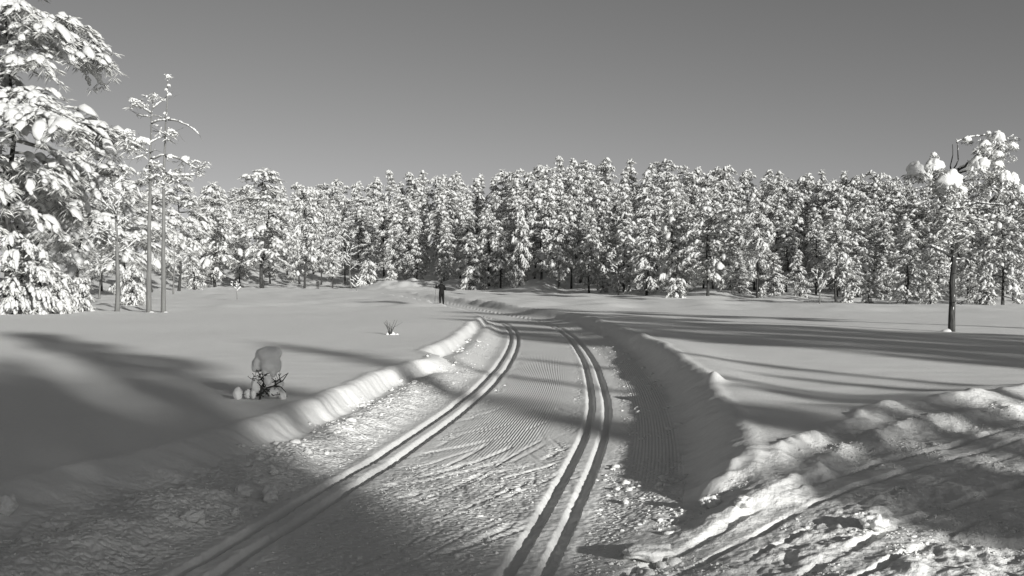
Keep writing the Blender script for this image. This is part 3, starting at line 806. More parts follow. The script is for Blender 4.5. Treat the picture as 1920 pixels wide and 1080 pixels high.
dead_pine(DD + 0.3, [(306, 585), (306, 480), (307, 390), (308, 310), (311, 220), (314, 170), (314, 140)], 0.125,
    [([(520, 470), (600, 480), (680, 515), (785, 600)], 0.05, 0.06, -0.8), ([(495, 595), (440, 570), (400, 565)], 0.04, 0.07, 0.3), ([(505, 590), (560, 580), (610, 590)], 0.045, 0.08, -0.4),
     ([(510, 640), (560, 660)], 0.03, 0.04, 0.3), ([(500, 780), (600, 795), (640, 810), (700, 850), (770, 885), (815, 860)], 0.06, 0.07, -0.9), ([(510, 815), (590, 830)], 0.025, 0.0, 0.3),
     ([(500, 920), (560, 945), (730, 940)], 0.06, 0.09, -0.6), ([(700, 850), (745, 820), (800, 835)], 0.03, 0.06, -0.2), ([(770, 885), (780, 930)], 0.02, 0.04, 0.1), ([(550, 950), (610, 1000)], 0.04, 0.06, -0.2),
     ([(495, 900), (440, 860), (380, 890)], 0.05, 0.08, -0.5), ([(490, 1010), (430, 990), (415, 955)], 0.05, 0.06, -0.4)],
    [(470, 570, 0.3), (545, 580, 0.4), (800, 850, 0.4), (740, 830, 0.35), (770, 920, 0.3), (430, 860, 0.5), (470, 950, 0.6), (500, 990, 0.5), (520, 110, 0.2)],
    [(545, 575, 0.4), (665, 800, 0.36), (515, 100, 0.2), (525, 180, 0.16), (500, 215, 0.14), (530, 255, 0.18), (495, 415, 0.18), (520, 455, 0.14), (540, 782, 0.3), (440, 860, 0.35)],
    'right and taller of two tall dead pines beside each other', 403)

# slender bare tree left of the dead pines
def bare_tree(px, ybase, ytop, D, label, seed, r0=0.12, n=16, spread=45, name='bare_tree', snow=0.05, first=0.35, sub_tw=7, group=None):
    rng = np.random.default_rng(seed)
    b = at(px, ybase, D); zg = ground_z(b.x, D); off = np.array([b.x, D, zg])
    root = empty(name, tuple(off)); tag(root, label, 'tree', group)
    top = at(px + rng.uniform(-6, 6), ytop, D)
    tp = [np.array([b.x, D, zg - 0.3])]
    for t in (0.15, 0.35, 0.55, 0.75, 1.0):
        tp.append(np.array([b.x + (top.x - b.x) * t + rng.normal() * 0.012 * (top.z - zg), D + rng.normal() * 0.05, zg + (top.z - zg) * t]))
    g = Geo(); H = top.z - zg
    tube(g, [p - off for p in tp], list(np.linspace(r0, r0 * 0.15, len(tp))), 7)
    tr = g.build('trunk', M_DEADWOOD, root)
    for k in range(n):
        t = first + (0.97 - first) * (k + rng.random()) / n
        o = np.array([np.interp(t, np.linspace(0, 1, 6), [p[c] for p in tp]) for c in range(3)])
        o[2] = zg + H * t
        az = rng.uniform(0, 6.28); L = spread / FPX * D * (1.15 - t * 0.7) * rng.uniform(0.6, 1.1); up = rng.uniform(0.3, 1.0)
        v = np.array([math.cos(az), math.sin(az), up]); v /= np.linalg.norm(v)
        pts = [o, o + v * L * 0.5 + rng.normal(size=3) * 0.04 * L, o + v * L + np.array([0, 0, 0.12 * L]) + rng.normal(size=3) * 0.06 * L]
        g = Geo(); w = Geo()
        rb = r0 * 0.3 * (1.1 - t * 0.6)
        tube(g, [p - off for p in pts], [rb, rb * 0.6, rb * 0.2], 4, 0.3)
        snow_on(w, [p - off for p in pts], rng, snow, 0.9, 0.25)
        for _ in range(sub_tw):
            s = rng.uniform(0.25, 1); i = 0 if s < 0.5 else 1
            a = pts[i] + (pts[i + 1] - pts[i]) * ((s - 0.5 * i) * 2)
            e = a + (v + rng.normal(size=3) * 0.6) * L * rng.uniform(0.18, 0.4)
            tube(g, [a - off, e - off], [rb * 0.35, rb * 0.12], 3, 0.5)
            if rng.random() < 0.75: snow_on(w, [a - off, e - off], rng, snow * 0.75, 0.9, 0.3)
        br = g.build('branch', M_DEADWOOD, root)
        if w.v: w.build('snow_clump', M_CAP, br)['kind'] = 'stuff'
    return root
bare_tree(219, 584, 330, 47, 'slender bare grey tree with forking snowy twigs left of the dead pines', 421, 0.13, 20, 60, first=0.42)
bare_tree(325, 536, 440, 105, 'thin bare sapling with snowy twigs behind the dead pines', 423, 0.10, 12, 30, first=0.3, name='bare_sapling')
bare_tree(186, 556, 470, 75, 'thin dark sapling under the boughs left of the slender bare tree', 424, 0.08, 10, 28, first=0.35, name='bare_sapling')

# ------------------------------------------------------------------ the crooked pine on the right
def Z5(x, y): return (1680 + x / 5.4, 230 + y / 5.4)
def crooked_pine():
    D = 27.8; rng = np.random.default_rng(77)
    b = at(1784, 622, D); zg = ground_z(b.x, D); off = np.array([b.x, D, zg])
    root = empty('crooked_pine', tuple(off)); tag(root, 'crooked lone pine with mushroom snow caps standing on the open meadow at right', 'tree')
    def put(nm, par, g, m, sm=True):
        for i in range(len(g.v)): g.v[i] = g.v[i] - off
        return g.build(nm, m, par, sm)
    g = Geo(); tp = poly([(1784, 628), (1786, 560), (1789, 500), (1788, 470), (1783, 425), (1783, 372), (1788, 335), (1791, 322)], D, rng, 0.0, 0.01)
    tp[0][2] = zg - 0.4
    for p in tp[1:-1]: p[0] += rng.normal() * 0.012
    tube(g, tp, [0.11, 0.088, 0.082, 0.08, 0.078, 0.077, 0.075, 0.085, 0.08, 0.075, 0.07, 0.07, 0.065, 0.06, 0.055][:len(tp)], 10)
    t = put('trunk', root, g, M_BARK)
    w = Geo()
    blob(w, off + np.array([-0.12, 0.02, -0.02]), (1, 0.2, 0), 0.22, 0.2, 0.10, rng, 2, 0.2, 0.9, 0.6)
    for i in range(14):       # snow blown onto the bark
        t_ = rng.uniform(1, 9); i_ = int(t_); p = tp[i_] + (tp[i_ + 1] - tp[i_]) * (t_ - i_); a_ = rng.uniform(-2.2, -0.2)
        blob(w, p + np.array([math.cos(a_), math.sin(a_), 0]) * 0.088, (0.1, 0, 1), rng.uniform(0.02, 0.05), 0.014, 0.014, rng, 1, 0.3, 0, 1)
    put('snow_clump', t, w, M_CAP)["kind"] = "stuff"
    for _ in range(9):      # dead stubs on the lower stem
        t_ = rng.uniform(1.5, 8); i_ = int(t_); p = tp[i_] + (tp[i_ + 1] - tp[i_]) * (t_ - i_); a_ = rng.uniform(0, 6.28); L_ = rng.uniform(0.12, 0.4)
        g = Geo(); tube(g, [p, p + np.array([math.cos(a_), math.sin(a_), 0.1]) * L_ * 0.6, p + np.array([math.cos(a_ + 0.3), math.sin(a_ + 0.3), rng.uniform(-0.3, 0.3)]) * L_], [0.014, 0.010, 0.005], 5)
        put('branch', root, g, M_BARK)
    P4 = lambda x, y: (1400 + x / 2.454, 220 + y / 2.454)
    BR = [  # picture points, base radius, snow thickness, depth run
        ([Z5(600, 500), Z5(700, 440), Z5(830, 330), Z5(1000, 260), Z5(1100, 230), Z5(1240, 270)], 0.05, 0.05, -0.5),
        ([Z5(555, 490), Z5(550, 440), Z5(575, 330), Z5(572, 220)], 0.022, 0.0, 0.2), ([Z5(565, 490), Z5(630, 380), Z5(625, 260), Z5(612, 170)], 0.022, 0.02, -0.2),
        ([Z5(612, 200), Z5(680, 170), Z5(780, 140), Z5(880, 130), Z5(960, 110)], 0.02, 0.04, 0.4), ([Z5(520, 540), Z5(380, 580), Z5(250, 560), Z5(170, 620)], 0.05, 0.05, -0.5),
        ([Z5(380, 575), Z5(390, 450), Z5(440, 360), Z5(385, 310)], 0.025, 0.03, 0.2), ([Z5(640, 580), Z5(760, 580), Z5(900, 570)], 0.03, 0.035, 0.4),
        ([Z5(650, 590), Z5(720, 600), Z5(780, 660)], 0.025, 0.03, -0.3), ([Z5(560, 900), Z5(700, 840), Z5(820, 812), Z5(960, 825), Z5(1100, 835)], 0.04, 0.035, -0.5),
        ([Z5(700, 840), Z5(690, 760), Z5(720, 690)], 0.022, 0.02, 0.1), ([Z5(940, 820), Z5(1000, 750), Z5(1060, 690), Z5(1150, 610), Z5(1270, 680)], 0.04, 0.04, -0.4),
        ([Z5(830, 330), Z5(900, 350), Z5(1020, 390)], 0.03, 0.05, -0.3), ([Z5(600, 520), Z5(760, 480), Z5(840, 460)], 0.035, 0.04, -0.5),
        ([P4(940, 638), P4(900, 615), P4(850, 592)], 0.06, 0.07, -0.5), ([P4(935, 570), P4(890, 545), P4(850, 548), P4(833, 575)], 0.03, 0.03, 0.4),
        ([P4(965, 652), P4(1005, 652), P4(1022, 665), P4(1024, 688)], 0.025, 0.03, 0.2), ([P4(955, 610), P4(985, 560), P4(1030, 530)], 0.035, 0.05, -0.3),
        ([P4(960, 480), P4(1040, 470), P4(1100, 480)], 0.03, 0.04, -0.4), ([P4(940, 430), P4(880, 440), P4(850, 470)], 0.025, 0.04, 0.3),
        ([P4(950, 660), P4(925, 690), P4(915, 688)], 0.02, 0.03, -0.2)]
    for pts, r, th, dep in BR:
        bp_ = poly(pts, D, rng, dep)
        g = Geo(); tube(g, bp_, list(np.linspace(r, r * 0.4, len(bp_))), 6, 0.1)
        br = put('branch', root, g, M_BARK)
        if th:
            w = Geo(); snow_on(w, bp_, rng, th)
            if w.v: put('snow_clump', br, w, M_CAP)["kind"] = "stuff"
    CAPS = [(1030, 165, 150, 140, -0.5), (910, 250, 160, 125, -0.4), (830, 435, 175, 160, -0.5), (1030, 330, 110, 80, -0.5), (1030, 410, 110, 80, -0.4), (1180, 230, 90, 60, -0.5),
            (200, 480, 170, 150, -0.45), (385, 440, 190, 140, -0.3), (310, 550, 120, 70, -0.4), (545, 580, 240, 170, -0.35), (650, 690, 110, 110, -0.3), (480, 690, 80, 80, -0.3),
            (1110, 560, 110, 130, -0.45), (1190, 580, 110, 130, -0.4), (1270, 680, 80, 90, -0.5), (720, 170, 90, 60, 0.2), (935, 105, 50, 40, 0.1), (385, 320, 60, 40, 0.1), (1050, 600, 90, 90, 0.3), (1000, 540, 70, 90, 0.3)]
    for x, y, w_, h_, dep in CAPS:
        p = np.array(at(*Z5(x, y), D + dep)); wm = w_ / 5.4 / FPX * D; hm = h_ / 5.4 / FPX * D
        g = Geo()
        for k in range(10):
            a = rng.uniform(0, 6.28); q = p + np.array([math.cos(a) * wm * 0.4, math.sin(a) * wm * 0.4, -hm * rng.uniform(0.15, 0.6)])
            needles(g, q, (math.cos(a), math.sin(a), -0.5), wm * 0.42, 9, rng, 0.06)
        nt_ = put('needle_tuft', root, g, M_NEEDLE, False); nt_['kind'] = 'stuff'
        w = Geo(); cap_snow(w, p, wm, hm, rng, 9); put('snow_cap', nt_, w, M_CAP)
    # inner dark tufts round the upper trunk
    g, w = Geo(), Geo()
    for x, y, s in [(930, 470, 0.5), (945, 430, 0.45), (915, 400, 0.4), (960, 400, 0.4), (880, 545, 0.4), (950, 525, 0.5), (1010, 525, 0.4), (905, 500, 0.4), (1080, 500, 0.35), (985, 580, 0.35), (1150, 300, 0.4), (1125, 270, 0.35), (1160, 340, 0.35), (930, 360, 0.35)]:
        tuft(g, w, np.array(at(*P4(x, y), D + rng.uniform(-0.5, 0.3))), s, rng, 12)
    for _ in range(20):
        x = rng.uniform(840, 1230); y = rng.uniform(70, 330) if x > 1010 else rng.uniform(240, 560)
        if 930 < x < 1010 and y < 240: continue
        tuft(g, w, np.array(at(*P4(x, y), D + rng.uniform(-0.7, 0.5))), rng.uniform(0.14, 0.26), rng, 5)
    put('needle_tuft', root, g, M_NEEDLE, False)['kind'] = 'stuff'
    put('snow_load', root, w, M_CAP)['kind'] = 'stuff'
crooked_pine()

# ------------------------------------------------------------------ bushes and saplings of the meadow
def snow_bush(px, ybase, D, wpx, hpx, label, seed, pad=None):
    x = (px - 960) / FPX * D; zg = ground_z(x, D)
    H = hpx / FPX * D; R = wpx / 2 / FPX * D
    pr = make_pine(seed, H, 0.04, R, 'round', 20, pad or 0.5 * R, 1, 0.6, 1.0, 0.9, nb=6, big=0.2)
    place_pine(pr, (x, D, zg - 0.05), seed, 1.0, label, 'snowed-under bushes at the forest edge', 'snow_bush', 'bush')
snow_bush(1270, 562, 81, 46, 34, 'round snow-buried bush at the foot of the wide pine', 501)
snow_bush(885, 540, 150, 46, 42, 'conical snow-covered bush right of the standing person', 502)
snow_bush(833, 528, 172, 22, 42, 'small snowy spruce sapling directly behind the standing person', 503)
snow_bush(1430, 560, 79, 18, 20, 'small round snow lump of a bush between two thin trunks', 504)
snow_bush(1591, 572, 62, 26, 22, 'low snowy bush at the foot of the pine with big pads', 505)
snow_bush(1746, 578, 59, 34, 50, 'leaning snow-heaped sapling just left of the crooked pine', 506)
snow_bush(1500, 548, 84, 20, 34, 'slim snow-covered sapling on the hummock in the forest gap', 507)
snow_bush(1850, 575, 57, 44, 50, 'snow-heaped sapling right of the crooked pine trunk', 508)
snow_bush(735, 528, 178, 24, 22, 'little snow-covered sapling on the knoll left of the person', 509)
snow_bush(1630, 575, 64, 30, 60, 'narrow snowy young pine between big-pad pine and crooked pine', 510)
snow_bush(1130, 552, 116, 24, 40, 'snowy sapling in front of the dark trunks at the middle', 511)
snow_bush(690, 530, 183, 40, 46, 'dense snowy young pine at the left end of the knoll', 512)
bare_tree(445, 562, 530, 76, 'tiny bowed twig with a snow hood alone on the left meadow', 520, 0.035, 5, 18, 'bare_sapling', 0.07, 0.5, 2)
bare_tree(668, 545, 522, 140, 'tiny bare shrub on the far meadow left of the ski trail', 521, 0.06, 8, 18, 'bare_shrub', 0.12, 0.2, 4)
bare_tree(1537, 572, 505, 62, 'thin bare sapling standing before the pines right of the hummock', 522, 0.05, 10, 24, 'bare_sapling', 0.05, 0.3, 5)
bare_tree(660, 545, 440, 176, 'thin bare tree rising in front of the forest left of the trail', 523, 0.13, 14, 30, 'bare_tree', 0.10, 0.35, 6)
bare_tree(1160, 556, 470, 106, 'thin bare birch before the dark trunks at the forest middle', 524, 0.10, 14, 30, 'bare_tree', 0.08, 0.35, 6)

# ------------------------------------------------------------------ snow-capped little shrub on the left meadow
def evaluated(ob, name, mat):
    dg = bpy.context.evaluated_depsgraph_get(); dg.update()
    me = bpy.data.meshes.new_from_object(ob.evaluated_get(dg)); me.name = name
    me.materials.clear(); me.materials.append(mat)
    me.polygons.foreach_set('use_smooth', np.ones(len(me.polygons), bool))
    return me
def fused(geo, voxel, mat, iters=6):
    """melt overlapping cushions into one soft mass"""
    o = bpy.data.objects.new('tmp', geo.mesh('tmp', mat)); COL.objects.link(o)
    m = o.modifiers.new('r', 'REMESH'); m.mode = 'VOXEL'; m.voxel_size = voxel
    s = o.modifiers.new('s', 'SMOOTH'); s.factor = 0.5; s.iterations = iters
    me = evaluated(o, 'snow_cap', mat)
    old = o.data; bpy.data.objects.remove(o); bpy.data.meshes.remove(old)
    return me

def shrub():
    D = 11.8; rng = np.random.default_rng(5)
    b = at(487, 748, D); zg = ground_z(b.x, D)
    off = np.array([b.x, D, zg])
    root = empty('snow_capped_shrub', tuple(off)); tag(root, 'small dark twiggy shrub under a tall mushroom cap of snow', 'shrub')
    def W(px, py, d=0.0): return np.array(at(px, py, D + d)) - off - np.array([0, 0, b.z - zg])
    stems = [([(487, 752), (488, 735), (495, 718), (500, 700), (497, 680)], .012, 0), ([(490, 738), (500, 728), (515, 722), (530, 712), (540, 700)], .008, -.03),
             ([(488, 730), (486, 712), (489, 700), (478, 706)], .008, .03), ([(500, 728), (512, 738), (520, 738)], .006, -.08), ([(515, 722), (528, 726), (536, 736)], .007, -.1),
             ([(495, 718), (508, 706), (504, 690)], .008, .06), ([(508, 706), (516, 716), (514, 728)], .006, -.05), ([(489, 735), (476, 722), (470, 730)], .007, .04),
             ([(486, 740), (474, 742), (460, 736), (452, 742)], .007, .05), ([(526, 714), (524, 704), (528, 698)], .005, -.06), ([(500, 700), (490, 690), (484, 695)], .006, -.05), ([(515, 722), (522, 712), (518, 700)], .005, .05)]
    for _ in range(16):
        x0, y0 = rng.uniform(484, 506), rng.uniform(712, 744); x1 = x0 + rng.normal() * 17; y1 = y0 - rng.uniform(2, 26)
        stems.append(([(x0, y0), ((x0 + x1) / 2 + rng.normal() * 3, (y0 + y1) / 2 + rng.normal() * 3), (x1, y1)], .006, rng.uniform(-.1, .1)))
    for pts, r, dp in stems:
        r = r * 1.35
        g = Geo(); P = [W(x, y, dp * i / len(pts)) for i, (x, y) in enumerate(pts)]
        P = [P[0]] + [p + rng.normal(size=3) * 0.006 for p in P[1:]]
        tube(g, P, list(np.linspace(r, r * 0.45, len(P))), 5)
        for _ in range(3):
            i = rng.integers(1, len(P)); e = P[i] + rng.normal(size=3) * np.array([0.035, 0.03, 0.03])
            tube(g, [P[i], e], [r * 0.45, r * 0.2], 4); blob(g, e, (1, 0, 0), 0.006, 0.006, 0.007, rng, 0, 0.1, 0, 1)
        g.build('stem', M_TWIG, root)
    g = Geo()
    for px, py, wx, wz, wy, dp in [(504, 662, 24, 17, .13, 0), (484, 680, 14, 17, .10, .03), (517, 659, 14, 14, .11, .02), (505, 682, 19, 14, .11, -.03), (493, 659, 16, 11, .10, .03), (522, 682, 8, 15, .07, 0), (513, 697, 7, 11, .05, -.02), (476, 688, 7, 9, .07, .02), (496, 694, 6, 8, .05, -.05)]:
        px = 502 + (px - 502) * 0.93; py = 694 + (py - 694) * 0.93
        blob(g, W(px, py, dp), (1, 0, 0), wx * 0.9 / FPX * D, wy * 0.9, wz * 0.95 / FPX * D, rng, 3, 0.10, 0.0, 1.0)
    cap = bpy.data.objects.new('snow_cap', fused(g, 0.011, M_CAP, 10)); link(cap, root)
    for px, py, wx, wz, dp in [(446, 737, 9, 13, .05), (465, 737, 7, 9, .03), (480, 722, 9, 15, .0), (503, 712, 8, 10, -.05), (513, 734, 12, 11, .06), (524, 718, 9, 8, .05), (530, 740, 8, 10, .05), (475, 738, 5, 9, -.02)]:
        g = Geo(); blob(g, W(px, py, dp), (1, 0, 0), wx / FPX * D, wx / FPX * D * 1.1, wz / FPX * D, rng, 3, 0.10, 0.0, 0.95)
        g.build('snow_lump', M_CAP, root)
shrub()
bare = np.random.default_rng(8)
def twig_bush(px, py, D, label, n, size, seed, snow=True):
    rng = np.random.default_rng(seed); p = at(px, py, D); zg = ground_z(p.x, D); off = np.array([p.x, D, zg])
    root = empty('twig_bush', tuple(off)); tag(root, label, 'shrub')
    for k in range(n):
        a = rng.uniform(0, 6.28); L = size * rng.uniform(0.6, 1.2)
        e = np.array([math.cos(a) * 0.5, math.sin(a) * 0.4, 1.0]) * L
        g = Geo(); tube(g, [np.array([0, 0, -0.05]), e * 0.5 + rng.normal(size=3) * 0.03 * size, e], [0.008, 0.006, 0.003], 4, 0.3)
        tube(g, [e * 0.5, e * 0.75 + np.array([rng.normal() * 0.2, 0, 0.1]) * size], [0.004, 0.002], 3, 0.3)
        g.build('stem', M_TWIG, root)
    if snow:
        g = Geo()
        for k in range(4): blob(g, np.array([rng.normal() * 0.25, rng.normal() * 0.25, -0.02]) * size, (1, 0, 0), size * 0.14, size * 0.14, size * rng.uniform(0.06, 0.26), rng, 2, 0.25, 0.2, 0.7)
        g.build('snow_lump', M_CAP, root)['kind'] = 'stuff'
twig_bush(731, 626, 26.5, 'little tuft of bare twigs poking from the left meadow', 9, 0.34, 61)

# ------------------------------------------------------------------ people
M_DARKCLOTH = make_tone('dark_ski_suit', 0.006, 0.02, 14.0, 0.8)
M_GREYCLOTH = make_tone('grey_jacket', 0.05, 0.12, 14.0, 0.8)
M_SKIN = make_tone('skin', 0.28, 0.36, 10.0, 0.6)
M_GEAR = make_tone('ski_gear', 0.04, 0.09, 10.0, 0.5)
def skin_mesh(name, joints, bones, mat, root=0, sub=2):
    """joints: list of (x,y,z,radius); bones: pairs"""
    me = bpy.data.meshes.new(name)
    me.from_pydata([j[:3] for j in joints], bones, [])
    joints = [j[:3] + ((j[3][0] * 1.32, j[3][1] * 1.3) if isinstance(j[3], tuple) else (j[3] * 1.42),) for j in joints]
    o = bpy.data.objects.new('tmp', me); COL.objects.link(o)
    o.modifiers.new('skin', 'SKIN')
    for i, j in enumerate(joints):
        sv = me.skin_vertices[0].data[i]; r = j[3]
        sv.radius = r if isinstance(r, tuple) else (r, r); sv.use_root = (i == root)
    m = o.modifiers.new('sub', 'SUBSURF'); m.levels = sub; m.render_levels = sub
    out = evaluated(o, name, mat)
    bpy.data.objects.remove(o); bpy.data.meshes.remove(me)
    return out
def person(loc, rz, label, raised, mat, height=1.78):
    """x right, -y towards the viewer, faces +y before turning; 1.78 m with the cap"""
    k = height / 1.78
    root = empty('person', loc, rz, k); tag(root, label, 'person')
    J = [(0, 0, 0.98, (.165, .115)), (0, 0, 1.16, (.15, .105)), (0, .01, 1.34, (.185, .12)), (0, .0, 1.47, (.12, .09)), (0, .02, 1.54, .058), (0, .04, 1.60, .065)]
    B = [(0, 1), (1, 2), (2, 3), (3, 4), (4, 5)]
    def chain(start, pts):
        p = start
        for q in pts: J.append(q); B.append((p, len(J) - 1)); p = len(J) - 1
        return p
    for s, spread in ((-1, .02), (1, .03)):
        chain(0, [(s * .095, .0, .90, .105), (s * (.10 + spread * .5), .02, .66, .085), (s * (.10 + spread), .02, .48, .065), (s * (.105 + spread), -.01, .30, .062), (s * (.11 + spread), -.02, .10, .048), (s * (.11 + spread), .0, .055, .05), (s * (.12 + spread), .14, .045, .04)])
    hands = []
    for s in (-1, 1):
        if raised:
            el = (-.42 if s < 0 else .36, .10, 1.26 if s < 0 else 1.14, .052); wr = (-.34 if s < 0 else .06, .30, 1.56 if s < 0 else 1.20, .038); sh = (s * .19, .02, 1.43, .072)
        else:
            el = (s * .30, -.04, 1.16, .052); wr = (s * .31, .16, .98, .036); sh = (s * .19, .0, 1.42, .072)
        chain(3, [sh, ((sh[0] + el[0]) / 2, (sh[1] + el[1]) / 2, (sh[2] + el[2]) / 2, .06), el, ((el[0] + wr[0]) / 2, (el[1] + wr[1]) / 2, (el[2] + wr[2]) / 2, .047), wr])
        hands.append(np.array(wr[:3]) + 0.35 * (np.array(wr[:3]) - np.array(el[:3])) * 0.3)
        d = np.array(wr[:3]) - np.array(el[:3]); d /= np.linalg.norm(d)
        g = Geo(); R = rot_from(d)
        pal = np.array(wr[:3]) + d * 0.05
        blob(g, pal, d, 0.055, 0.045, 0.022, RNG, 2, 0.03, 0, 1)
        for f in range(5):      # mittened fingers closed on the pole grip
            off = (f - 1.5) * 0.019 if f < 4 else -0.045
            a = pal + R[:, 1] * off + d * (0.04 if f < 4 else 0.0); ln = (0.055, 0.062, 0.058, 0.045, 0.045)[f]
            m1 = a + d * ln * 0.5 - R[:, 2] * 0.012; e = a + d * ln * 0.45 - R[:, 2] * 0.045
            tube(g, [a, m1, e], [0.0095, 0.009, 0.008], 6)
        g.build('glove', M_GEAR, root)
    link(bpy.data.objects.new('clothed_body', skin_mesh('clothed_body', J, B, mat)), root)
    g = Geo(); v, f = ICO[3]
    hv = v * np.array([.078, .098, .115]); hv[:, 2] += 1.665; hv[:, 1] += .045
    jaw = np.clip((1.66 - hv[:, 2]) / .11, 0, 1); hv[:, 0] *= 1 - .28 * jaw
    nose = np.exp(-((v[:, 0] / .12) ** 2) - ((v[:, 2] + .12) / .2) ** 2) * (v[:, 1] > 0.6); hv[:, 1] += .022 * nose
    for s in (-1, 1):
        eye = np.exp(-(((v[:, 0] - s * .38) / .15) ** 2) - ((v[:, 2] - .05) / .1) ** 2) * (v[:, 1] > 0.5); hv[:, 1] -= .012 * eye
    mouth = np.exp(-((v[:, 0] / .3) ** 2) - ((v[:, 2] + .48) / .05) ** 2) * (v[:, 1] > 0.5); hv[:, 1] -= .006 * mouth
    g.add(hv, f)
    for s in (-1, 1): blob(g, (s * .079, .03, 1.665), (0, .3, 1), .03, .008, .016, RNG, 1, 0.05, 0, 1)
    head = g.build('head', M_SKIN, root)
    g = Geo(); sel = v[:, 2] > -0.05
    cv = v * np.array([.088, .108, .118]); cv[:, 2] = np.maximum(cv[:, 2], np.where(v[:, 1] < 0.1, -.075, -.012)) + 1.69; cv[:, 1] += .04
    g.add(cv, f); g.build('knit_cap', mat, head)
    return root, [root.location + Vector(h) * k for h in hands], k
def rot2(v, rz): return np.array([v[0] * math.cos(rz) - v[1] * math.sin(rz), v[0] * math.sin(rz) + v[1] * math.cos(rz), v[2]])
def skier(px, D, rz, label, raised, mat, height, who):
    x = (px - 960) / FPX * D; zg = ground_z(x, D) + 0.02
    root, hands, k = person((x, D, zg), rz, label, raised, mat, height)
    for s in (-1, 1):
        g = Geo()
        prof = [(-.85, 0), (-.6, 0), (0, .012), (.7, 0), (.95, .03), (1.08, .11)]
        v = []
        for yy, zz in prof:
            w = .024 if yy < .9 else .018
            for a, b in ((-w, 0), (w, 0), (w, .014), (-w, .014)): v.append((a, yy, zz + b))
        f = []
        for i in range(len(prof) - 1):
            for j in range(4):
                a = i * 4 + j; b = i * 4 + (j + 1) % 4; f += [(a, b, b + 4), (a, b + 4, a + 4)]
        f += [(0, 2, 1), (0, 3, 2), (20, 21, 22), (20, 22, 23)]
        g.add(np.array(v), f)
        q = rot2((s * .13 * k, .1, 0), rz)
        o = g.build('ski', M_GEAR); o.location = (x + q[0], D + q[1], zg - 0.018); o.rotation_euler = (0, 0, rz)
        tag(o, f'narrow dark cross-country ski under the {"left" if s < 0 else "right"} foot of the {who}', 'ski', 'skis')
        h = hands[0 if s < 0 else 1]; hl = rot2(np.array(h) - np.array((x, D, zg)), rz)
        top = np.array((x, D, zg)) + hl
        if raised: tip = top + rot2((s * .05 - .04, .05, -1.35), rz); tip[2] = max(tip[2], zg + 0.02)
        else: tip = top + rot2((s * .10, -.35, 0), rz); tip[2] = zg - 0.05
        g = Geo(); tube(g, [top + (top - tip) * 0.06, top, tip], [.014, .010, .007], 6)
        dv = (top - tip) / np.linalg.norm(top - tip)
        bk = tip + dv * .07; tube(g, [bk - dv * .004, bk + dv * .004], [.045, .03], 10)
        for i in range(len(g.v)): g.v[i] = g.v[i] - top
        o = g.build('ski_pole', M_GEAR); o.location = tuple(top)
        tag(o, f'thin ski pole in the {"left" if s < 0 else "right"} hand of the {who}', 'ski pole', 'ski poles')
skier(828, 75.5, math.radians(24), 'person in dark ski clothes paused on the trail with arms raised to the face', True, M_DARKCLOTH, 1.74, 'near standing person')
skier(596, 186, math.radians(175), 'distant person in dark trousers and greyer jacket standing before the trees', False, M_GREYCLOTH, 1.72, 'distant person')

# ------------------------------------------------------------------ loose snow
def clod(px, py, D, w, h, label, seed, z=None):
    rng = np.random.default_rng(seed)
    zg = 0.1
    for _ in range(6):
        D = 0.5 * D + 0.5 * (CAM_H - zg) * FPX / (py - HORIZON); x = (px - 960) / FPX * D; zg = ground_z(x, D)
    g = Geo(); wm = w / FPX * D / 2; hm = h / FPX * D / 2
    blob(g, (0, 0, hm * 0.7), (1, 0.2, 0), wm, wm * 0.9, hm, rng, 3, 0.3, 0, 0.9, 0, 0.2)
    o = g.build('snow_clod', M_ROUGH); o.location = (x, D, zg)
    tag(o, label, 'snow clod', 'clods fallen beside the trail')
def gD(py, z=0.08): return (CAM_H - z) * FPX / (py - HORIZON)
for i, (px, py, w, h, lab) in enumerate([
    (506, 940, 28, 36, 'upright egg-shaped snow clod beside the left ski grooves'), (456, 930, 30, 26, 'rounded snow clod left of the upright egg-shaped one'),
    (12, 962, 36, 40, 'large snow lump cut by the left edge of the frame'), (514, 890, 16, 14, 'small round snow clod above the egg-shaped one'),
    (578, 852, 15, 12, 'small snow clod high on the shaded left bank foot'), (440, 965, 18, 14, 'flat snow clod below the rounded one'), (360, 975, 40, 22, 'broad low snow chunk on the left bank foot'),
    (1215, 1045, 90, 30, 'long pillow-like snow block near the bottom edge'), (1333, 950, 40, 24, 'snow chunk at the corner where side track meets trail'),
    (1395, 960, 36, 22, 'small snow chunk between the side track grooves'), (1640, 990, 50, 30, 'snow chunk in the shaded side track at lower right')]):
    clod(px, py, gD(py, 0.1), w, h, lab, 700 + i)
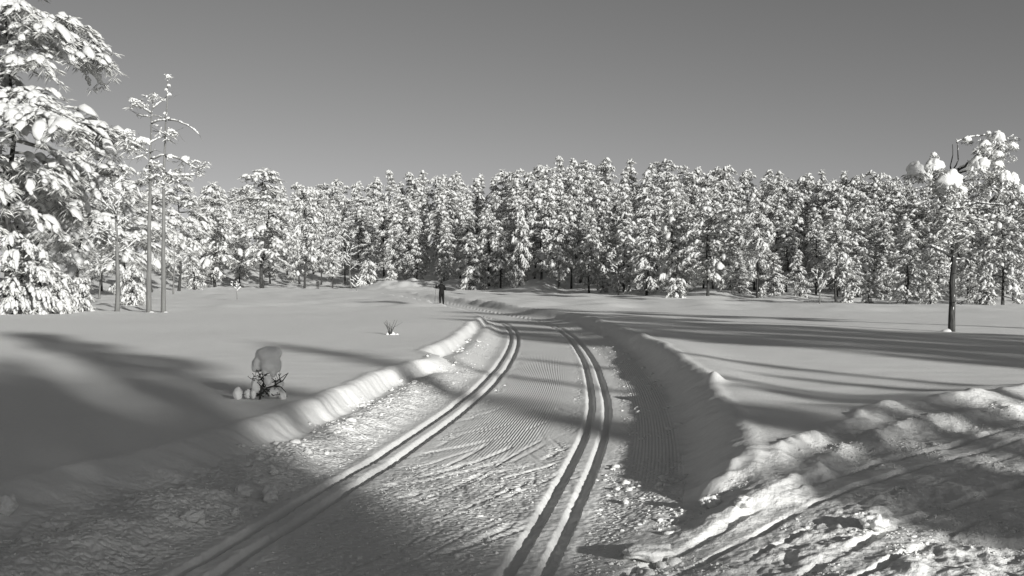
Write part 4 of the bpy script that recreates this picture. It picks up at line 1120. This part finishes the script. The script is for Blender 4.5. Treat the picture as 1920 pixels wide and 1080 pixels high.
def crumbs():
    rng = np.random.default_rng(44); g = Geo(); v0, f0 = ICO[0]
    pts = []
    n = 60000
    s = rng.uniform(1.75 / 40.0, 1.75 / 5.0, n); y = 1.75 / s; uu = rng.uniform(-2.2, 2.2, n); x = trail_x(y) + uu
    _, u, ribs, cr, zone = terrain(x, y, True)
    keep = (zone == 1) & (cr * rng.random(n) > 0.30) & (np.abs(np.abs(u) - 0.95) > 0.22)
    pts.append(np.stack([x, y], 1)[keep][:4200])
    x = rng.uniform(0.3, 8, n); y = rng.uniform(4.6, 13, n)
    _, u, ribs, cr, zone = terrain(x, y, True)
    keep = (zone == 2) & (noise(x / 0.8, y / 0.8, 90) + 0.5 * noise(x / 0.3, y / 0.3, 91) > 0.12) & (np.abs(x) < 0.56 * y)
    pts.append(np.stack([x, y], 1)[keep][:3200])
    # clods fallen to the foot of both banks
    y = 1.75 / rng.uniform(1.75 / 28.0, 1.75 / 5.5, 2600); sd = np.where(rng.random(2600) < 0.7, -1, 1)
    uu = sd * (1.95 - np.abs(rng.normal(size=2600)) * 0.32 + 0.25 * (sd < 0)); x = trail_x(y) + uu
    keep = noise(x / 1.1, y / 1.1, 93) + 0.4 * rng.random(2600) > 0.28
    big_from = sum(len(p) for p in pts)
    pts.append(np.stack([x, y], 1)[keep])
    P = np.concatenate(pts); z = terrain(P[:, 0], P[:, 1])
    for i_, ((px, py), pz) in enumerate(zip(P, z)):
        r = 0.004 + 0.008 * rng.random() ** 3 + (0.018 * rng.random() if rng.random() < 0.035 else 0)
        if i_ >= big_from: r = 0.008 + 0.035 * rng.random() ** 4
        r *= 1 + py * 0.012
        v = v0 * rng.uniform(0.45, 1.5, (12, 1)) * np.array([rng.uniform(0.8, 1.6), 1, 0.6]) * r
        a = rng.uniform(0, 6.28); c, s_ = math.cos(a), math.sin(a)
        g.add(np.stack([v[:, 0] * c - v[:, 1] * s_ + px, v[:, 0] * s_ + v[:, 1] * c + py, v[:, 2] + pz + r * 0.1], 1), f0)
    o = g.build('snow_crumbs', M_ROUGH)
    tag(o, 'loose snow crumbs scattered over the trail sides and the churned side track', 'snow crumbs', kind='stuff')
crumbs()
